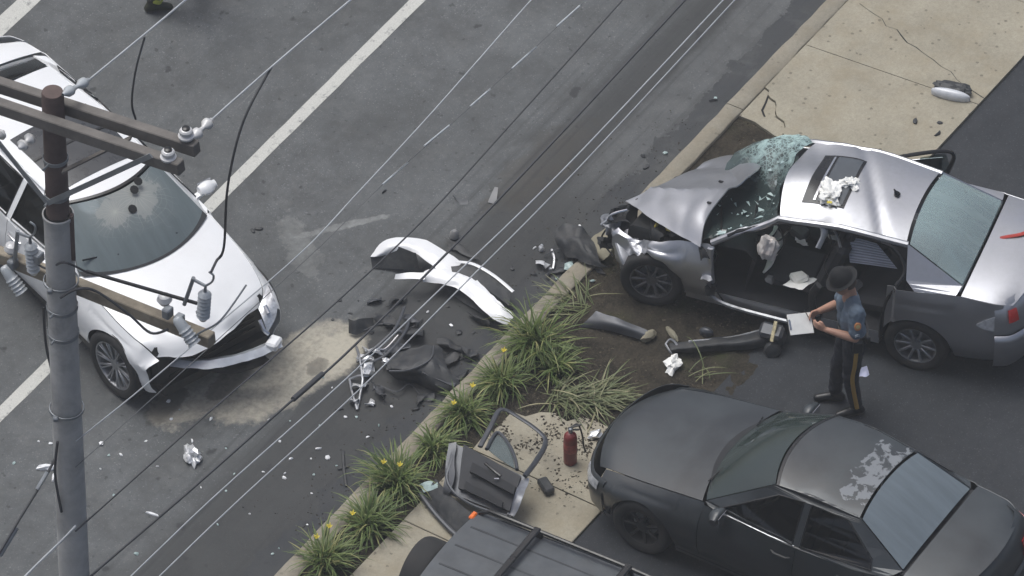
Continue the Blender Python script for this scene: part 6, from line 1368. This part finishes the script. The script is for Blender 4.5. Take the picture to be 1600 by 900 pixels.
for i, (x, y) in enumerate(chips):
    s_ = rnd.uniform(.012, .032); z_ = 0.0 if (x + y) < 1318 else .1; wh = rnd.random() < .65; big = 'larger' if s_ > .022 else 'tiny'
    crumple('plastic_chip', '%s %s plastic chip %s' % (big, 'white' if wh else 'pale glassy', near(x, y)), 'debris', x, y, z_, s_, s_ * rnd.uniform(.4, .9), s_ * .5, P_WHITE if wh else M_SHARD, 30 + i, 'plastic chips scattered over the road', 1, .6)
dchips = [(395, 362), (405, 358), (560, 470), (548, 490), (600, 300), (615, 615), (650, 640), (700, 600), (655, 470), (520, 500), (530, 470), (600, 470), (580, 520), (700, 480), (715, 520), (880, 340), (1010, 262), (1005, 245), (1115, 157), (800, 420), (835, 430), (740, 520), (120, 845), (95, 850), (600, 630), (530, 640), (1430, 190), (1468, 192), (1465, 210), (1278, 222)]
for i, (x, y) in enumerate(dchips):
    s_ = rnd.uniform(.015, .05); z_ = 0.0 if (x + y) < 1330 else WALK_Z
    crumple('dark_fragment', '%s black plastic fragment %s' % ('larger' if s_ > .032 else 'small', near(x, y)), 'debris', x, y, z_, s_, s_ * rnd.uniform(.3, .8), s_ * .35, M_DKP, 120 + i, 'black plastic fragments around the crash', 1, .7)

# the tangle of broken trim between the bumper cover and the kerb
tr = [(600, 500, 34, 14, 0), (622, 545, 40, 16, 1), (648, 520, 30, 20, 0), (586, 548, 36, 10, 2), (570, 560, 22, 10, 2), (700, 540, 34, 16, 0), (735, 552, 26, 14, 0), (590, 610, 24, 12, 1), (560, 604, 20, 9, 2), (668, 622, 28, 12, 0), (640, 500, 22, 9, 1), (705, 560, 40, 18, 0), (620, 470, 26, 8, 0), (585, 470, 18, 8, 1), (745, 500, 30, 12, 0), (870, 425, 26, 10, 0), (900, 395, 24, 14, 1), (845, 415, 16, 8, 2), (885, 372, 20, 10, 2), (930, 425, 24, 12, 0), (720, 590, 30, 12, 0), (552, 625, 16, 8, 2), (578, 628, 14, 8, 2)]
rnd = random.Random(5)
for i, (x, y, w, h, k) in enumerate(tr):
    zt_ = rnd.uniform(.04, .14); a = rnd.uniform(-.5, .5); rows = []
    for u in range(3):
        rows.append([(x + w * (v / 3 - .5) + rnd.uniform(-4, 4) + h * a * u * .3, y + h * (u / 2 - .5) + w * a * (v / 3 - .5) + rnd.uniform(-3, 3), .01 + zt_ * (1 - abs(u - 1) * rnd.uniform(.5, 1)) * rnd.uniform(.5, 1)) for v in range(4)])
    lb = ('broken %s trim piece %s' % (('black plastic', 'dark grey', 'bright metal')[k], near(x, y)))
    sheetpart('broken_part', ('long ' if w > 28 else 'short ') + lb, 'car part', rows, (M_DKP, M_GREYP, M_BRIGHT)[k], .006, .04, 40 + i, 'broken trim strewn between road and kerb')
for i, L in enumerate(([(560, 520, .02), (600, 505, .10), (640, 512, .05), (660, 498, .02)], [(590, 600, .02), (620, 612, .06), (640, 600, .03), (660, 622, .02)], [(850, 400, .02), (875, 388, .12), (900, 392, .16), (925, 380, .2)])):
    frame_part('torn_cable', ('torn black wiring looping above the headlamp frame', 'torn black wiring on the road below the undertray', 'torn black wiring by the nose of the wrecked sedan')[i], 'cable', [L], .008, M_WIRED)
# thin summer haze between the helicopter and the ground
hm = bpy.data.materials.new('haze air'); hm.use_nodes = True; hn = hm.node_tree.nodes; hn.remove(hn['Principled BSDF'])
pv = hn.new('ShaderNodeVolumePrincipled'); pv.inputs['Color'].default_value = (.92, .96, 1, 1); pv.inputs['Density'].default_value = .00065; hm.node_tree.links.new(pv.outputs[0], hn['Material Output'].inputs['Volume'])
m = MB(); m.box((0, 0, 40), (400 * 1.6, 640, 86)); m.v = [(x, y, -1.2 if z < 0 else 68) for x, y, z in m.v]
hz = tag(m.build('haze', hm, None, smooth=False), 'thin even haze in the air over the street', 'haze', kind='stuff')
